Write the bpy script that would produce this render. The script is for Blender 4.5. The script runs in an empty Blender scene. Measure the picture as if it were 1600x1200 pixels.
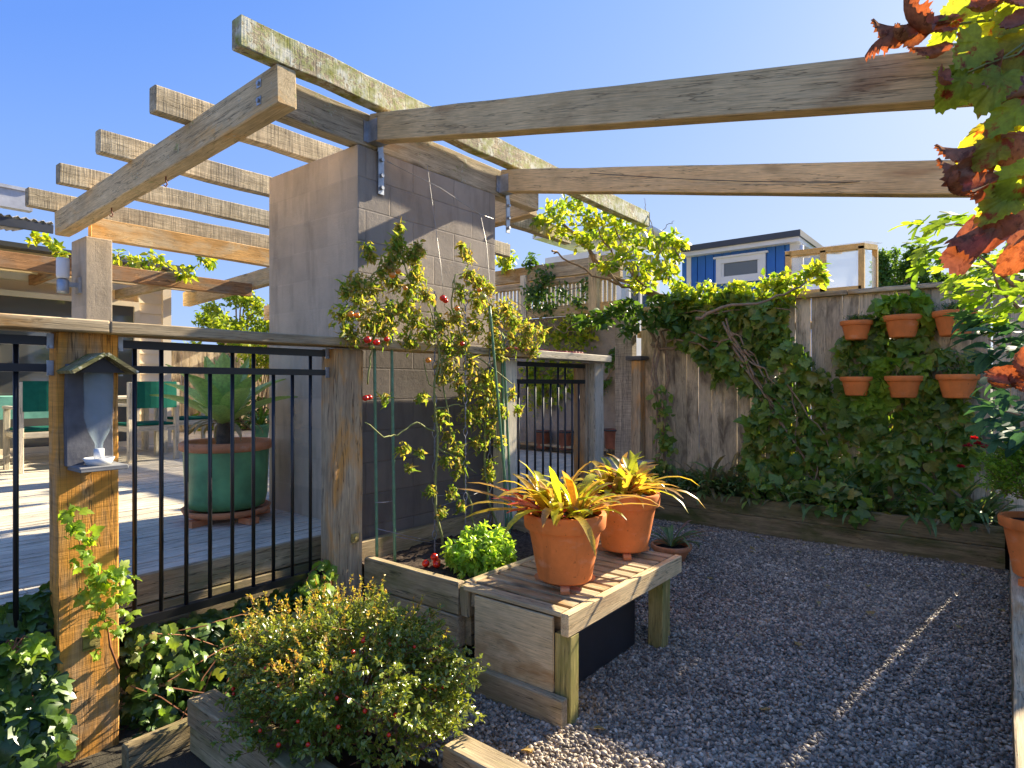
import bpy, math, random
import numpy as np
from mathutils import Vector, Matrix, Euler
random.seed(7); rng = np.random.default_rng(7)
S = bpy.context.scene
C = S.collection
R = math.radians
H = 1.5            # eye height above the gravel
FX, FY = .7815, .624    # the camera looks along (FX, FY); x runs along the deck fence, y towards the house

# ---- measuring: where a photograph pixel lies on a known plane -------------
def atx(px, py, x):
    t = (px-800)/965; d = x/(FX+FY*t)
    return Vector((x, d*(FY-FX*t), H+(600-py)*d/965))
def aty(px, py, y):
    t = (px-800)/965; d = y/(FY-FX*t)
    return Vector((d*(FX+FY*t), y, H+(600-py)*d/965))
def atd(px, py, d):
    t = (px-800)/965
    return Vector((d*(FX+FY*t), d*(FY-FX*t), H+(600-py)*d/965))

# ---- materials --------------------------------------------------------------
def new_mat(name):
    m = bpy.data.materials.new(name); m.use_nodes = True
    nt = m.node_tree; b = nt.nodes['Principled BSDF']
    return m, nt, b
def N(nt, t, **kw):
    n = nt.nodes.new(t)
    for k, v in kw.items():
        if k in n.inputs.keys(): n.inputs[k].default_value = v
        else: setattr(n, k, v)
    return n
def ramp(nt, fac, stops):
    r = nt.nodes.new('ShaderNodeValToRGB')
    e = r.color_ramp.elements
    while len(e) < len(stops): e.new(.5)
    for i, (p, c) in enumerate(stops):
        e[i].position = p; e[i].color = (c[0], c[1], c[2], 1) if not isinstance(c, (int, float)) else (c, c, c, 1)
    nt.links.new(fac, r.inputs['Fac'])
    return r.outputs['Color']
def mixc(nt, fac, a, b, mode='MIX'):
    m = nt.nodes.new('ShaderNodeMix'); m.data_type = 'RGBA'; m.blend_type = mode
    for sock, v in ((m.inputs[0], fac), (m.inputs[6], a), (m.inputs[7], b)):
        if hasattr(v, 'is_output') or isinstance(v, bpy.types.NodeSocket): nt.links.new(v, sock)
        elif isinstance(v, (int, float)): sock.default_value = v if sock == m.inputs[0] else (v, v, v, 1)
        else: sock.default_value = (v[0], v[1], v[2], 1)
    return m.outputs[2]
def mth(nt, op, a, b=None, clamp=False):
    m = nt.nodes.new('ShaderNodeMath'); m.operation = op; m.use_clamp = clamp
    for i, v in enumerate((a, b)):
        if v is None: continue
        if isinstance(v, bpy.types.NodeSocket): nt.links.new(v, m.inputs[i])
        else: m.inputs[i].default_value = v
    return m.outputs[0]
def coords(nt, kind='Object', rand=True):
    tc = nt.nodes.new('ShaderNodeTexCoord'); v = tc.outputs[kind]
    if rand:
        oi = nt.nodes.new('ShaderNodeObjectInfo'); k = mth(nt, 'MULTIPLY', oi.outputs['Random'], 41.)
        a = nt.nodes.new('ShaderNodeVectorMath'); a.operation = 'ADD'
        nt.links.new(v, a.inputs[0]); nt.links.new(k, a.inputs[1]); v = a.outputs[0]
    return v
def mapped(nt, v, sc):
    m = nt.nodes.new('ShaderNodeMapping'); m.inputs['Scale'].default_value = sc
    nt.links.new(v, m.inputs['Vector']); return m.outputs[0]
def noise(nt, v, scale, detail=6, rough=.6, dist=0):
    n = nt.nodes.new('ShaderNodeTexNoise'); n.inputs['Scale'].default_value = scale
    n.inputs['Detail'].default_value = detail; n.inputs['Roughness'].default_value = rough
    n.inputs['Distortion'].default_value = dist
    nt.links.new(v, n.inputs['Vector']); return n.outputs['Fac']
def bump(nt, b, h, strength=.4, dist=.01):
    n = nt.nodes.new('ShaderNodeBump'); n.inputs['Strength'].default_value = strength
    n.inputs['Distance'].default_value = dist
    nt.links.new(h, n.inputs['Height']); nt.links.new(n.outputs[0], b.inputs['Normal'])
def island(nt):
    return nt.nodes.new('ShaderNodeNewGeometry').outputs['Random Per Island']

def wood(name, c1, c2, stain=None, stain_amt=.5, lichen=0, sawn=0, crack=1, rough=.85, vary=.2, knots=1):
    m, nt, b = new_mat(name)
    up = lambda c: tuple(x*k*(.80/max(.80, max(c)*2.08)) for x, k in zip(c, (2.08, 1.89, 1.48)))
    c1 = up(c1); c2 = up(c2); stain = up(stain) if stain else None
    v = coords(nt)
    g = noise(nt, mapped(nt, v, (1.1, 16, 16)), 2.2, 9, .68, .35)
    col = ramp(nt, g, [(.3, c1), (.52, [(p+q)/2 for p, q in zip(c1, c2)]), (.72, c2)])
    f = noise(nt, mapped(nt, v, (5, 110, 110)), 2, 3, .6)
    col = mixc(nt, .8, col, ramp(nt, f, [(.3, .62), (.65, 1.12)]), 'MULTIPLY')
    bl = noise(nt, v, 3.1, 4, .6)
    col = mixc(nt, .9, col, ramp(nt, bl, [(.3, .78), (.6, 1.1)]), 'MULTIPLY')
    if stain:
        s = noise(nt, mapped(nt, v, (1.2, 3, 3)), 1.7, 5, .62, .5)
        s = ramp(nt, s, [(.62-stain_amt*.35, 0.), (.80-stain_amt*.35, 1.)])
        col = mixc(nt, s, col, mixc(nt, g, [k*.6 for k in stain], [k*1.25 for k in stain]))
    if knots:
        vo = nt.nodes.new('ShaderNodeTexVoronoi'); vo.inputs['Scale'].default_value = 1
        nt.links.new(mapped(nt, v, (1.4, 3.2, 3.2)), vo.inputs['Vector'])
        col = mixc(nt, ramp(nt, vo.outputs['Distance'], [(.06, .75), (.13, 0.)]), col, [k*.35 for k in c1])
    cr = mth(nt, 'ABSOLUTE', mth(nt, 'SUBTRACT', noise(nt, mapped(nt, v, (.55, 13, 13)), 1.6, 5, .55, .2), .5))
    crk = ramp(nt, cr, [(.002, 1.), (.008*crack, 0.)])
    col = mixc(nt, mth(nt, 'MULTIPLY', crk, .75), col, [k*.18 for k in c1])
    hgt = mth(nt, 'SUBTRACT', mth(nt, 'ADD', mth(nt, 'MULTIPLY', g, .5), mth(nt, 'MULTIPLY', f, .5)), crk)
    if sawn:
        sw = noise(nt, mapped(nt, v, (75, 1.5, 3.5)), 1.2, 4, .6)
        col = mixc(nt, .85*sawn, col, ramp(nt, sw, [(.36, .5), (.6, 1.15)]), 'MULTIPLY')
        hgt = mth(nt, 'ADD', hgt, sw)
    if lichen:
        l = noise(nt, v, 38, 6, .7); l2 = noise(nt, v, 5, 4, .65)
        lf = ramp(nt, mth(nt, 'ADD', mth(nt, 'MULTIPLY', l, .7), mth(nt, 'MULTIPLY', l2, .6)), [(.76-lichen*.16, 0.), (.80-lichen*.16, 1.)])
        lc = ramp(nt, noise(nt, v, 11, 3), [(.35, (.26, .26, .05)), (.5, (.46, .45, .22)), (.62, (.66, .64, .50))])
        col = mixc(nt, lf, col, lc); hgt = mth(nt, 'ADD', hgt, mth(nt, 'MULTIPLY', lf, 1.2))
    oi = nt.nodes.new('ShaderNodeObjectInfo')
    col = mixc(nt, 1., col, ramp(nt, oi.outputs['Random'], [(0, 1-vary), (1, 1+vary*.6)]), 'MULTIPLY')
    nt.links.new(col, b.inputs['Base Color']); b.inputs['Roughness'].default_value = rough
    b.inputs['Specular IOR Level'].default_value = .25
    bump(nt, b, hgt, .55, .006)
    return m
def plain(name, c, rough=.5, metal=0, nscale=8, namt=.25, bstr=.1, spec=.5, kind='Object'):
    m, nt, b = new_mat(name); v = coords(nt, kind)
    n = noise(nt, v, nscale, 6, .6)
    nt.links.new(mixc(nt, 1., c, ramp(nt, n, [(.3, 1-namt), (.7, 1+namt)]), 'MULTIPLY'), b.inputs['Base Color'])
    b.inputs['Roughness'].default_value = rough; b.inputs['Metallic'].default_value = metal
    b.inputs['Specular IOR Level'].default_value = spec
    if bstr: bump(nt, b, noise(nt, v, nscale*7, 5, .6), bstr, .004)
    return m
def leafmat(name, cols, transl=.45, rough=.45, spec=.4, tcol=None, spots=None):
    m, nt, b = new_mat(name); out = nt.nodes['Material Output']
    r = island(nt); n = len(cols)
    col = ramp(nt, r, [((i+.0)/(n-1) if n > 1 else 0, c) for i, c in enumerate(cols)])
    v = coords(nt, 'Object', False)
    col = mixc(nt, 1., col, ramp(nt, noise(nt, v, 60, 3), [(.3, .75), (.7, 1.2)]), 'MULTIPLY')
    if spots:
        col = mixc(nt, ramp(nt, noise(nt, v, spots[1], 5, .65), [(spots[2], 0.), (spots[2]+.08, 1.)]), col, spots[0])
    nt.links.new(col, b.inputs['Base Color']); b.inputs['Roughness'].default_value = rough
    b.inputs['Specular IOR Level'].default_value = spec
    t = nt.nodes.new('ShaderNodeBsdfTranslucent')
    nt.links.new(mixc(nt, 1., col, tcol or (1.9, 1.75, .7), 'MULTIPLY'), t.inputs['Color'])
    mx = nt.nodes.new('ShaderNodeMixShader'); mx.inputs[0].default_value = transl
    nt.links.new(b.outputs[0], mx.inputs[1]); nt.links.new(t.outputs[0], mx.inputs[2])
    nt.links.new(mx.outputs[0], out.inputs['Surface'])
    return m

# ---- geometry ----------------------------------------------------------------
class MB:
    def __init__(s): s.v = []; s.f = []
    def add(s, vs, fs):
        o = len(s.v); s.v += [tuple(p) for p in vs]; s.f += [tuple(i+o for i in f) for f in fs]
    def box(s, lo, hi, c=0.):
        x0, y0, z0 = lo; x1, y1, z1 = hi
        s.add([(x0,y0,z0),(x1,y0,z0),(x1,y1,z0),(x0,y1,z0),(x0,y0,z1),(x1,y0,z1),(x1,y1,z1),(x0,y1,z1)],
              [(0,3,2,1),(4,5,6,7),(0,1,5,4),(1,2,6,5),(2,3,7,6),(3,0,4,7)])
    def hull(s, pts8):
        s.add(pts8, [(0,3,2,1),(4,5,6,7),(0,1,5,4),(1,2,6,5),(2,3,7,6),(3,0,4,7)])
    def bar(s, p0, p1, w, h, up=(0,0,1)):
        p0 = Vector(p0); p1 = Vector(p1); x = (p1-p0).normalized(); up = Vector(up)
        if abs(x.dot(up)) > .98: up = Vector((1,0,0))
        y = up.cross(x).normalized(); z = x.cross(y)
        q = []
        for p in (p0, p1):
            for (a, b) in ((-1,-1),(1,-1),(1,1),(-1,1)): q.append(p+y*a*w/2+z*b*h/2)
        s.add(q, [(0,3,2,1),(4,5,6,7),(0,1,5,4),(1,2,6,5),(2,3,7,6),(3,0,4,7)])
    def tube(s, pts, rad, n=7, cap=True):
        pts = [Vector(p) for p in pts]
        if isinstance(rad, (int, float)): rad = [rad]*len(pts)
        vs = []; fs = []; ref = None
        for i, p in enumerate(pts):
            d = (pts[min(i+1, len(pts)-1)]-pts[max(i-1, 0)])
            if d.length < 1e-9: d = Vector((0,0,1))
            d.normalize()
            if ref is None: ref = Vector((0,0,1)) if abs(d.z) < .9 else Vector((1,0,0))
            y = ref.cross(d).normalized(); z = d.cross(y); ref = z
            for k in range(n):
                a = 2*math.pi*k/n; vs.append(p+y*math.cos(a)*rad[i]+z*math.sin(a)*rad[i])
        for i in range(len(pts)-1):
            for k in range(n):
                k2 = (k+1) % n; fs.append((i*n+k, i*n+k2, (i+1)*n+k2, (i+1)*n+k))
        if cap: fs.append(tuple(range(n-1, -1, -1))); fs.append(tuple((len(pts)-1)*n+k for k in range(n)))
        s.add(vs, fs)
    def lathe(s, prof, c=(0,0,0), n=40, jit=0, cap=False, sx=1, sy=1):
        vs = []; fs = []
        for (r, z) in prof:
            for k in range(n):
                a = 2*math.pi*k/n; rr = r*(1+random.uniform(-jit, jit))
                vs.append((c[0]+math.cos(a)*rr*sx, c[1]+math.sin(a)*rr*sy, c[2]+z))
        for i in range(len(prof)-1):
            for k in range(n):
                k2 = (k+1) % n; fs.append((i*n+k, i*n+k2, (i+1)*n+k2, (i+1)*n+k))
        if cap:
            fs.append(tuple(range(n-1, -1, -1))); fs.append(tuple((len(prof)-1)*n+k for k in range(n)))
        s.add(vs, fs)
    def ball(s, c, r, n=10, m=7, sz=1):
        prof = [(max(1e-4, math.sin(math.pi*i/m))*r, -math.cos(math.pi*i/m)*r*sz) for i in range(m+1)]
        s.lathe(prof, c, n)
    def build(s, name, mat, parent=None, smooth=False, auto=False):
        return mesh(name, s.v, s.f, mat, parent, smooth)
def place(o, parent):
    if parent is not None:
        o.parent = parent
        p = parent; off = Vector((0,0,0))
        while p is not None: off += p.location; p = p.parent
        o.location = Vector(o.location)-off
def mesh(name, v, f, mat, parent=None, smooth=False, loc=None):
    """verts are in world space; the object's origin goes to their centre"""
    me = bpy.data.meshes.new(name)
    if loc is None:
        a = np.array(v); loc = (a.min(0)+a.max(0))/2
    L = Vector(loc)
    me.from_pydata([tuple(Vector(p)-L) for p in v], [], f)
    if mat: me.materials.append(mat)
    if smooth:
        me.polygons.foreach_set('use_smooth', [True]*len(me.polygons))
    o = bpy.data.objects.new(name, me); C.objects.link(o); o.location = L
    place(o, parent)
    return o
def npmesh(name, V, F, mat, parent=None, smooth=True, mats=None, mi=None):
    """V (n,3) array, F list of (k, m) index arrays; fast builder"""
    me = bpy.data.meshes.new(name)
    L = (V.min(0)+V.max(0))/2
    me.vertices.add(len(V)); me.vertices.foreach_set('co', (V-L).astype(np.float32).ravel())
    nl = sum(f.size for f in F); me.loops.add(nl)
    me.loops.foreach_set('vertex_index', np.concatenate([f.ravel() for f in F]).astype(np.int32))
    cnt = np.concatenate([np.full(len(f), f.shape[1]) for f in F]); st = np.concatenate([[0], np.cumsum(cnt)[:-1]])
    me.polygons.add(len(cnt)); me.polygons.foreach_set('loop_start', st.astype(np.int32))
    me.polygons.foreach_set('loop_total', cnt.astype(np.int32))
    if smooth: me.polygons.foreach_set('use_smooth', np.ones(len(cnt), bool))
    for m in ([mat] if mats is None else mats): me.materials.append(m)
    me.update(calc_edges=True); me.validate()
    o = bpy.data.objects.new(name, me); C.objects.link(o); o.location = Vector(L)
    place(o, parent)
    return o
def uvbox(o, sx=1.):
    me = o.data; uv = me.uv_layers.new(name='UVMap')
    for p in me.polygons:
        n = p.normal; k = max(range(3), key=lambda i: abs(n[i]))
        for li in p.loop_indices:
            c = me.vertices[me.loops[li].vertex_index].co + o.matrix_basis.translation*1
            uv.data[li].uv = ((c.y, c.z) if k == 0 else (c.x, c.z) if k == 1 else (c.x, c.y))
def board(name, p0, p1, w, h, mat, parent=None, cham=.004, wob=.0015, seg=None, up=(0,0,1)):
    """a timber whose local x runs along its length; w across, h upright"""
    p0 = Vector(p0); p1 = Vector(p1); L = (p1-p0).length; x = (p1-p0).normalized(); U = Vector(up)
    if abs(x.dot(U)) > .98: U = Vector((0,1,0))
    y = U.cross(x).normalized(); z = x.cross(y)
    seg = seg or max(2, int(L/.25)); c = min(cham, w*.3, h*.3)
    sec = [(-w/2+c,-h/2),(w/2-c,-h/2),(w/2,-h/2+c),(w/2,h/2-c),(w/2-c,h/2),(-w/2+c,h/2),(-w/2,h/2-c),(-w/2,-h/2+c)]
    vs = []; fs = []
    xs = [-L/2, -L/2+c]+[-L/2+c+(L-2*c)*i/seg for i in range(1, seg)]+[L/2-c, L/2]
    for j, xx in enumerate(xs):
        k = (1-c*1.2/max(w, h)*2) if j in (0, len(xs)-1) else 1
        oy, oz = random.gauss(0, wob), random.gauss(0, wob)
        for (a, b) in sec: vs.append((xx, a*k+oy+random.gauss(0, wob*.4), b*k+oz+random.gauss(0, wob*.4)))
    for j in range(len(xs)-1):
        for k in range(8):
            k2 = (k+1) % 8; fs.append((j*8+k, j*8+k2, (j+1)*8+k2, (j+1)*8+k))
    fs.append(tuple(range(7, -1, -1))); fs.append(tuple((len(xs)-1)*8+k for k in range(8)))
    me = bpy.data.meshes.new(name); me.from_pydata(vs, [], fs); me.materials.append(mat)
    o = bpy.data.objects.new(name, me); C.objects.link(o)
    o.matrix_world = Matrix.Translation((p0+p1)/2) @ Matrix((x, y, z)).transposed().to_4x4()
    o.location = (p0+p1)/2
    place(o, parent)
    return o
def thing(name, label, cat, loc=(0,0,0), group=None):
    o = bpy.data.objects.new(name, None); C.objects.link(o); o.location = loc; o.empty_display_size = .1
    o['label'] = label; o['category'] = cat
    if group: o['group'] = group
    return o
def tag(o, label, cat, group=None):
    o['label'] = label; o['category'] = cat
    if group: o['group'] = group
    return o
def kind(o, k): o['kind'] = k; return o
def dup(root, loc, rz=0, label=None, sc=None):
    def cp(o, par):
        c = o.copy(); C.objects.link(c)
        if par is not None: c.parent = par; c.matrix_parent_inverse = o.matrix_parent_inverse
        for ch in list(o.children): cp(ch, c)
        return c
    r = cp(root, None); r.location = loc; r.rotation_euler = (0, 0, rz)
    if sc: r.scale = (sc, sc, sc)
    if label: r['label'] = label
    return r

# ---- leaves ------------------------------------------------------------------
def fan(out, cx=.35, fold=.07, droop=.1, ring=True):
    """leaf template from a half outline, mirrored; returns verts, [tris, quads]"""
    half = [(x, y) for x, y in out]
    full = half + [(x, -y) for x, y in reversed(half[1:-1])]
    n = len(full)
    def zz(x, y): return fold*abs(y)*1.6 - droop*max(0, x-.2)**2*1.3 - .12*y*y
    V = [(cx, 0, zz(cx, 0))]
    if ring:
        V += [(cx+(x-cx)*.5, y*.5, zz(cx+(x-cx)*.5, y*.5)) for x, y in full]
    V += [(x, y, zz(x, y)) for x, y in full]
    T = [(0, 1+i, 1+(i+1) % n) for i in range(n)]
    Q = [(1+i, 1+n+i, 1+n+(i+1) % n, 1+(i+1) % n) for i in range(n)] if ring else []
    return np.array(V, float), [np.array(t) for t in (T, Q) if len(t)]
T_IVY = fan([(0,0),(-.13,.2),(.0,.42),(.28,.50),(.48,.56),(.46,.32),(.66,.27),(.82,.15),(1,0)], .32, .12, .25)
T_IVY2 = fan([(0,0),(-.1,.16),(.04,.44),(.2,.42),(.36,.62),(.44,.34),(.62,.36),(.78,.1),(1.05,0)], .32, -.05, .45)
T_OVAL = fan([(0,0),(.12,.13),(.35,.25),(.62,.24),(.85,.13),(1,0)], .45, .25, .25, False)
T_OVAL2 = fan([(0,0),(.15,.15),(.4,.24),(.68,.22),(.88,.1),(1,0)], .45, -.15, .6, False)
T_FIG = fan([(0,0),(-.08,.1),(-.02,.3),(.1,.42),(.24,.4),(.26,.2),(.30,.16),(.42,.34),(.58,.46),(.68,.4),(.62,.22),(.55,.12),(.72,.15),(.9,.14),(1,0)], .32, .1, .25)
T_GRAPE = fan([(0,0),(-.18,.12),(-.2,.3),(-.05,.45),(.1,.48),(.2,.6),(.36,.55),(.42,.38),(.55,.42),(.7,.34),(.8,.2),(.92,.15),(1,0)], .32, .3, .6)
T_GRAPE2 = fan([(0,0),(-.15,.15),(-.1,.35),(.12,.5),(.3,.46),(.38,.3),(.55,.38),(.75,.22),(1,0)], .35, -.5, 1.4)
def bigleaf_t(out, roll, curl, seed, rings=4, ridge=.02):
    rs = random.Random(seed); half = out; full = half+[(x, -y) for x, y in reversed(half[1:-1])]
    # serrate the outline
    fin = []
    for i, (x, y) in enumerate(full):
        x2, y2 = full[(i+1) % len(full)]; fin.append((x*(1+rs.uniform(-.05,.05)), y*(1+rs.uniform(-.06,.06)))); fin.append(((x+x2)/2*.98, (y+y2)/2*.9+rs.uniform(-.015,.015)))
    n = len(fin); V = []; c0 = .1
    for k in range(rings+1):
        f = k/rings
        for j, (x, y) in enumerate(fin):
            V.append((c0+(x-c0)*f, y*f, (ridge if j % 2 else -ridge)*f+rs.uniform(-.015,.015)*f))
            if k == 0: break
    def bend(p):
        x, y, z = p
        if roll: r = 1/abs(roll); s = 1 if roll > 0 else -1; y2 = r*math.sin(y/r); z = z*math.cos(y/r)+s*r*(1-math.cos(y/r)); y = y2
        if curl: r = 1/abs(curl); s = 1 if curl > 0 else -1; a = max(0, x-.1)/r; x, z = (x if x < .1 else .1+(r-s*z)*math.sin(a)), z+(s*r*(1-math.cos(a)) if x > .1 else 0)
        return (x, y, z)
    V = np.array([bend(p) for p in V]); T = [(0, 1+i, 1+(i+1) % n) for i in range(n)]; Q = []
    for k in range(1, rings):
        a = 1+(k-1)*n; b = a+n; Q += [(a+i, b+i, b+(i+1) % n, a+(i+1) % n) for i in range(n)]
    return V, [np.array(T), np.array(Q)]
GO = [(0,0),(-.15,.10),(-.17,.28),(-.02,.40),(.12,.42),(.22,.54),(.38,.52),(.45,.36),(.58,.37),(.72,.32),(.80,.2),(.92,.14),(1,0)]
G1 = bigleaf_t(GO, .8, -.5, 1); G2 = bigleaf_t(GO, -1.0, -.9, 2); G3 = bigleaf_t(GO, 1.6, .5, 3)
B1 = bigleaf_t(GO, 3.6, 1.2, 4, 5, .03); B2 = bigleaf_t(GO, -3.2, -1.6, 5, 5, .03); B3 = bigleaf_t(GO, 2.4, 2.4, 6, 5, .035); B4 = bigleaf_t(GO, -4.2, .8, 7, 5, .03)
T_CURL = fan([(0,0),(.1,.12),(.25,.2),(.4,.12),(.5,.25),(.7,.16),(.82,.08),(1,0)], .4, .9, 1.3, False)
T_TOM = fan([(0,0),(.1,.1),(.2,.22),(.32,.14),(.45,.27),(.6,.14),(.72,.17),(.85,.05),(1,0)], .4, .4, .5, False)
T_SMALL = (np.array([(0,0,0),(.5,.24,.08),(1,0,-.05),(.5,-.24,.08)], float), [np.array([(0,2,1),(0,3,2)])])
T_NARROW = (np.array([(0,0,0),(.5,.1,.05),(1,0,.0),(.5,-.1,.05)], float), [np.array([(0,2,1),(0,3,2)])])
def leafmesh(name, P, D, Nn, Sz, tmpls, mat, parent=None, rnd=.15, smooth=True):
    P = np.asarray(P, float); D = np.asarray(D, float); Nn = np.asarray(Nn, float); Sz = np.broadcast_to(np.asarray(Sz, float), (len(P),))
    D = D/np.linalg.norm(D, axis=1, keepdims=True).clip(1e-6)
    Y = np.cross(Nn, D); Y /= np.linalg.norm(Y, axis=1, keepdims=True).clip(1e-6); Z = np.cross(D, Y)
    pick = rng.integers(0, len(tmpls), len(P)); Vs = []; Fs = {}; off = 0
    for k, (T, faces) in enumerate(tmpls):
        idx = np.where(pick == k)[0]
        if not len(idx): continue
        sc = Sz[idx][:, None]; wy = rng.uniform(1-rnd, 1+rnd, (len(idx), 1)); wz = rng.uniform(.3, 1.7, (len(idx), 1))
        W = (P[idx][:, None, :] + D[idx][:, None, :]*(sc*T[None, :, 0])[..., None] + Y[idx][:, None, :]*(sc*wy*T[None, :, 1])[..., None]
             + Z[idx][:, None, :]*(sc*wz*T[None, :, 2])[..., None])
        n = len(T); Vs.append(W.reshape(-1, 3)); base = off+np.arange(len(idx))*n
        for f in faces: Fs.setdefault(f.shape[1], []).append((f[None]+base[:, None, None]).reshape(-1, f.shape[1]))
        off += n*len(idx)
    return npmesh(name, np.concatenate(Vs), [np.concatenate(x) for x in Fs.values()], mat, parent, smooth)
def unit(n): v = rng.normal(size=(n, 3)); return v/np.linalg.norm(v, axis=1, keepdims=True)
def inpoly(pts, poly):
    x, y = pts[:, 0], pts[:, 1]; c = np.zeros(len(pts), bool); j = len(poly)-1
    for i in range(len(poly)):
        xi, yi = poly[i]; xj, yj = poly[j]
        k = ((yi > y) != (yj > y)) & (x < (xj-xi)*(y-yi)/(yj-yi+1e-12)+xi); c ^= k; j = i
    return c
def straps(name, base, n, L, W, mat, parent=None, el=(20, 75), arch=1.0, spread=.04, seg=7, tw=.3, az=None, up0=None):
    """a rosette of arching strap leaves"""
    V = []; F = []
    for i in range(n):
        a = random.uniform(0, 2*math.pi) if az is None else az[i % len(az)]+random.uniform(-.2, .2)
        e = R(random.uniform(*el)); l = random.uniform(*L); w = random.uniform(*W)
        p = Vector(base)+Vector((math.cos(a), math.sin(a), 0))*random.uniform(0, spread)
        side = Vector((-math.sin(a), math.cos(a), 0)); k0 = arch*random.uniform(.5, 1.5); t0 = random.uniform(-tw, tw)
        o = len(V)
        for s in range(seg+1):
            t = s/seg; ee = e-k0*t*t*1.3; d = Vector((math.cos(a)*math.cos(ee), math.sin(a)*math.cos(ee), math.sin(ee)))
            if s: p = p+d*l/seg
            ww = w*(.55+.9*t if t < .5 else 1)*(1 if t < .72 else math.sqrt(max(0, (1-t)/.28)))+.0006
            up = side.cross(d)*-1; sd = (side*math.cos(t0*t)+up*math.sin(t0*t))
            V += [p+sd*ww/2+up*ww*.16, p, p-sd*ww/2+up*ww*.16]
        for s in range(seg):
            q = o+s*3; F += [(q, q+1, q+4, q+3), (q+1, q+2, q+5, q+4)]
    return mesh(name, V, F, mat, parent, True)
def shoots(center, rad, n, length, leaves, lsize, droop=0., inner=.25, up=.35, seedbox=None, tip_only=False, top=None):
    """branching shoots from inside an ellipsoid to its surface, leaves along the outer part"""
    c = np.array(center); rad = np.array(rad); P = []; D = []; Nn = []; Sz = []; st = []
    for i in range(n):
        u = unit(1)[0]
        if u[2] < -.35: u[2] *= -.6
        u /= np.linalg.norm(u)
        k = random.uniform(.82, 1.05)*(1+.16*math.sin(u[0]*9+center[0]*7)*math.sin(u[1]*8+1.3)*1.2+.08*math.sin(u[2]*14+u[0]*6))
        end = c+u*rad*k; d = u*rad; d /= np.linalg.norm(d); d = d+np.array([0, 0, up])+rng.normal(size=3)*.3; d /= np.linalg.norm(d)
        l = random.uniform(*length); start = end-d*l
        st.append((start, (start+end)/2+rng.normal(size=3)*l*.06, end))
        for j in range(leaves):
            t = random.random()**(.6) if not tip_only else 1-random.random()**2*.5
            p = start+(end-start)*t; ld = unit(1)[0]*.9+d*.7-np.array([0, 0, droop]); P.append(p); D.append(ld)
            Nn.append(unit(1)[0]*.6+np.array([0, 0, 1])); Sz.append(random.uniform(*lsize)*(1.1-.3*t))
    return P, D, Nn, Sz, st

# ================= materials =================
W_GREY = wood('weathered_grey', (.17,.14,.10), (.36,.31,.24), (.22,.13,.05), .35)
W_RAFT = wood('sawn_rafter', (.19,.165,.13), (.42,.38,.31), None, sawn=1, knots=0)
W_LICH = wood('lichen_rafter', (.13,.11,.08), (.36,.32,.25), None, sawn=.6, lichen=1.0, knots=0)
W_LICH2 = wood('mossy_beam', (.22,.195,.16), (.42,.385,.33), (.24,.15,.07), .1, lichen=.15)
W_BEAR = wood('bearer_timber', (.26,.21,.145), (.44,.38,.28), (.38,.24,.10), .2, lichen=.05)
W_PALE = wood('pale_treated', (.385,.30,.19), (.50,.41,.28), (.24,.15,.09), .1, vary=.06, crack=.8)
W_ORNG = wood('orange_timber', (.27,.155,.06), (.40,.265,.125), (.34,.29,.22), .45, knots=0)
W_BROWN = wood('brown_timber', (.16,.085,.04), (.33,.19,.10), (.2,.16,.13), .4)
W_POST = wood('post_timber', (.15,.12,.09), (.34,.28,.21), (.36,.19,.06), .35, crack=1.5)
W_SLEEP = wood('sleeper_timber', (.16,.13,.09), (.32,.27,.195), (.14,.13,.07), .4)
W_DKSL = wood('dark_sleeper', (.10,.08,.05), (.24,.20,.13), (.07,.08,.03), .45)  # darker brown sleeper timber with a dull green stain
W_FENCE = wood('fence_paling', (.30,.26,.205), (.47,.42,.345), (.10,.085,.07), .4, vary=.3)
W_DECK = wood('deck_board', (.26,.25,.24), (.50,.49,.47), (.2,.18,.16), .15, knots=0, vary=0)
W_PLY = wood('plywood', (.42,.34,.22), (.55,.46,.32), (.25,.15,.07), .3, crack=.4, knots=0)
W_WHITE = wood('silvered_timber', (.30,.29,.27), (.52,.50,.46), None, knots=0)
W_GREEN = wood('tanalised_green', (.15,.13,.05), (.32,.27,.12), (.13,.14,.04), .5)
M_IRON = plain('black_steel', (.012,.012,.014), .38, 0, 6, .2, .05)
M_GALV = plain('galvanised', (.42,.44,.46), .42, .7, 14, .3, .15)
def terra(name, c, bloom):
    m, nt, b = new_mat(name); v = coords(nt)
    col = mixc(nt, 1., c, ramp(nt, noise(nt, v, 5, 6, .6), [(.3, .8), (.7, 1.15)]), 'MULTIPLY')
    s = ramp(nt, noise(nt, mapped(nt, v, (3, 3, 7)), 2.3, 8, .7), [(.55, 0.), (.75, bloom)])
    col = mixc(nt, s, col, (.80, .60, .45)); col = mixc(nt, ramp(nt, noise(nt, v, 45, 3, .6), [(.66, 0.), (.70, .5)]), col, [k*.4 for k in c])
    d = ramp(nt, noise(nt, mapped(nt, v, (8, 8, 1.5)), 1.1, 5, .6), [(.55, 0.), (.75, .55)]); col = mixc(nt, d, col, [k*.45 for k in c])
    nt.links.new(col, b.inputs['Base Color']); b.inputs['Roughness'].default_value = .75; b.inputs['Specular IOR Level'].default_value = .3
    bump(nt, b, noise(nt, v, 45, 6, .65), .2, .004); return m
M_TERRA = terra('terracotta', (.80,.235,.055), .28)
M_TERR2 = terra('terracotta_old', (.66,.25,.10), .6)
M_SOIL = plain('soil', (.035,.025,.018), 1, 0, 22, .6, .9, .1)
M_GLAZE = plain('green_glaze', (.12,.30,.12), .35, 0, 5, .4, .1)
M_COPP = plain('copper', (.45,.17,.10), .35, .8, 10, .3, .1)
M_BLACK = plain('black_plastic', (.035,.03,.028), .5, 0, 5, .2, .05)
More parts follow.
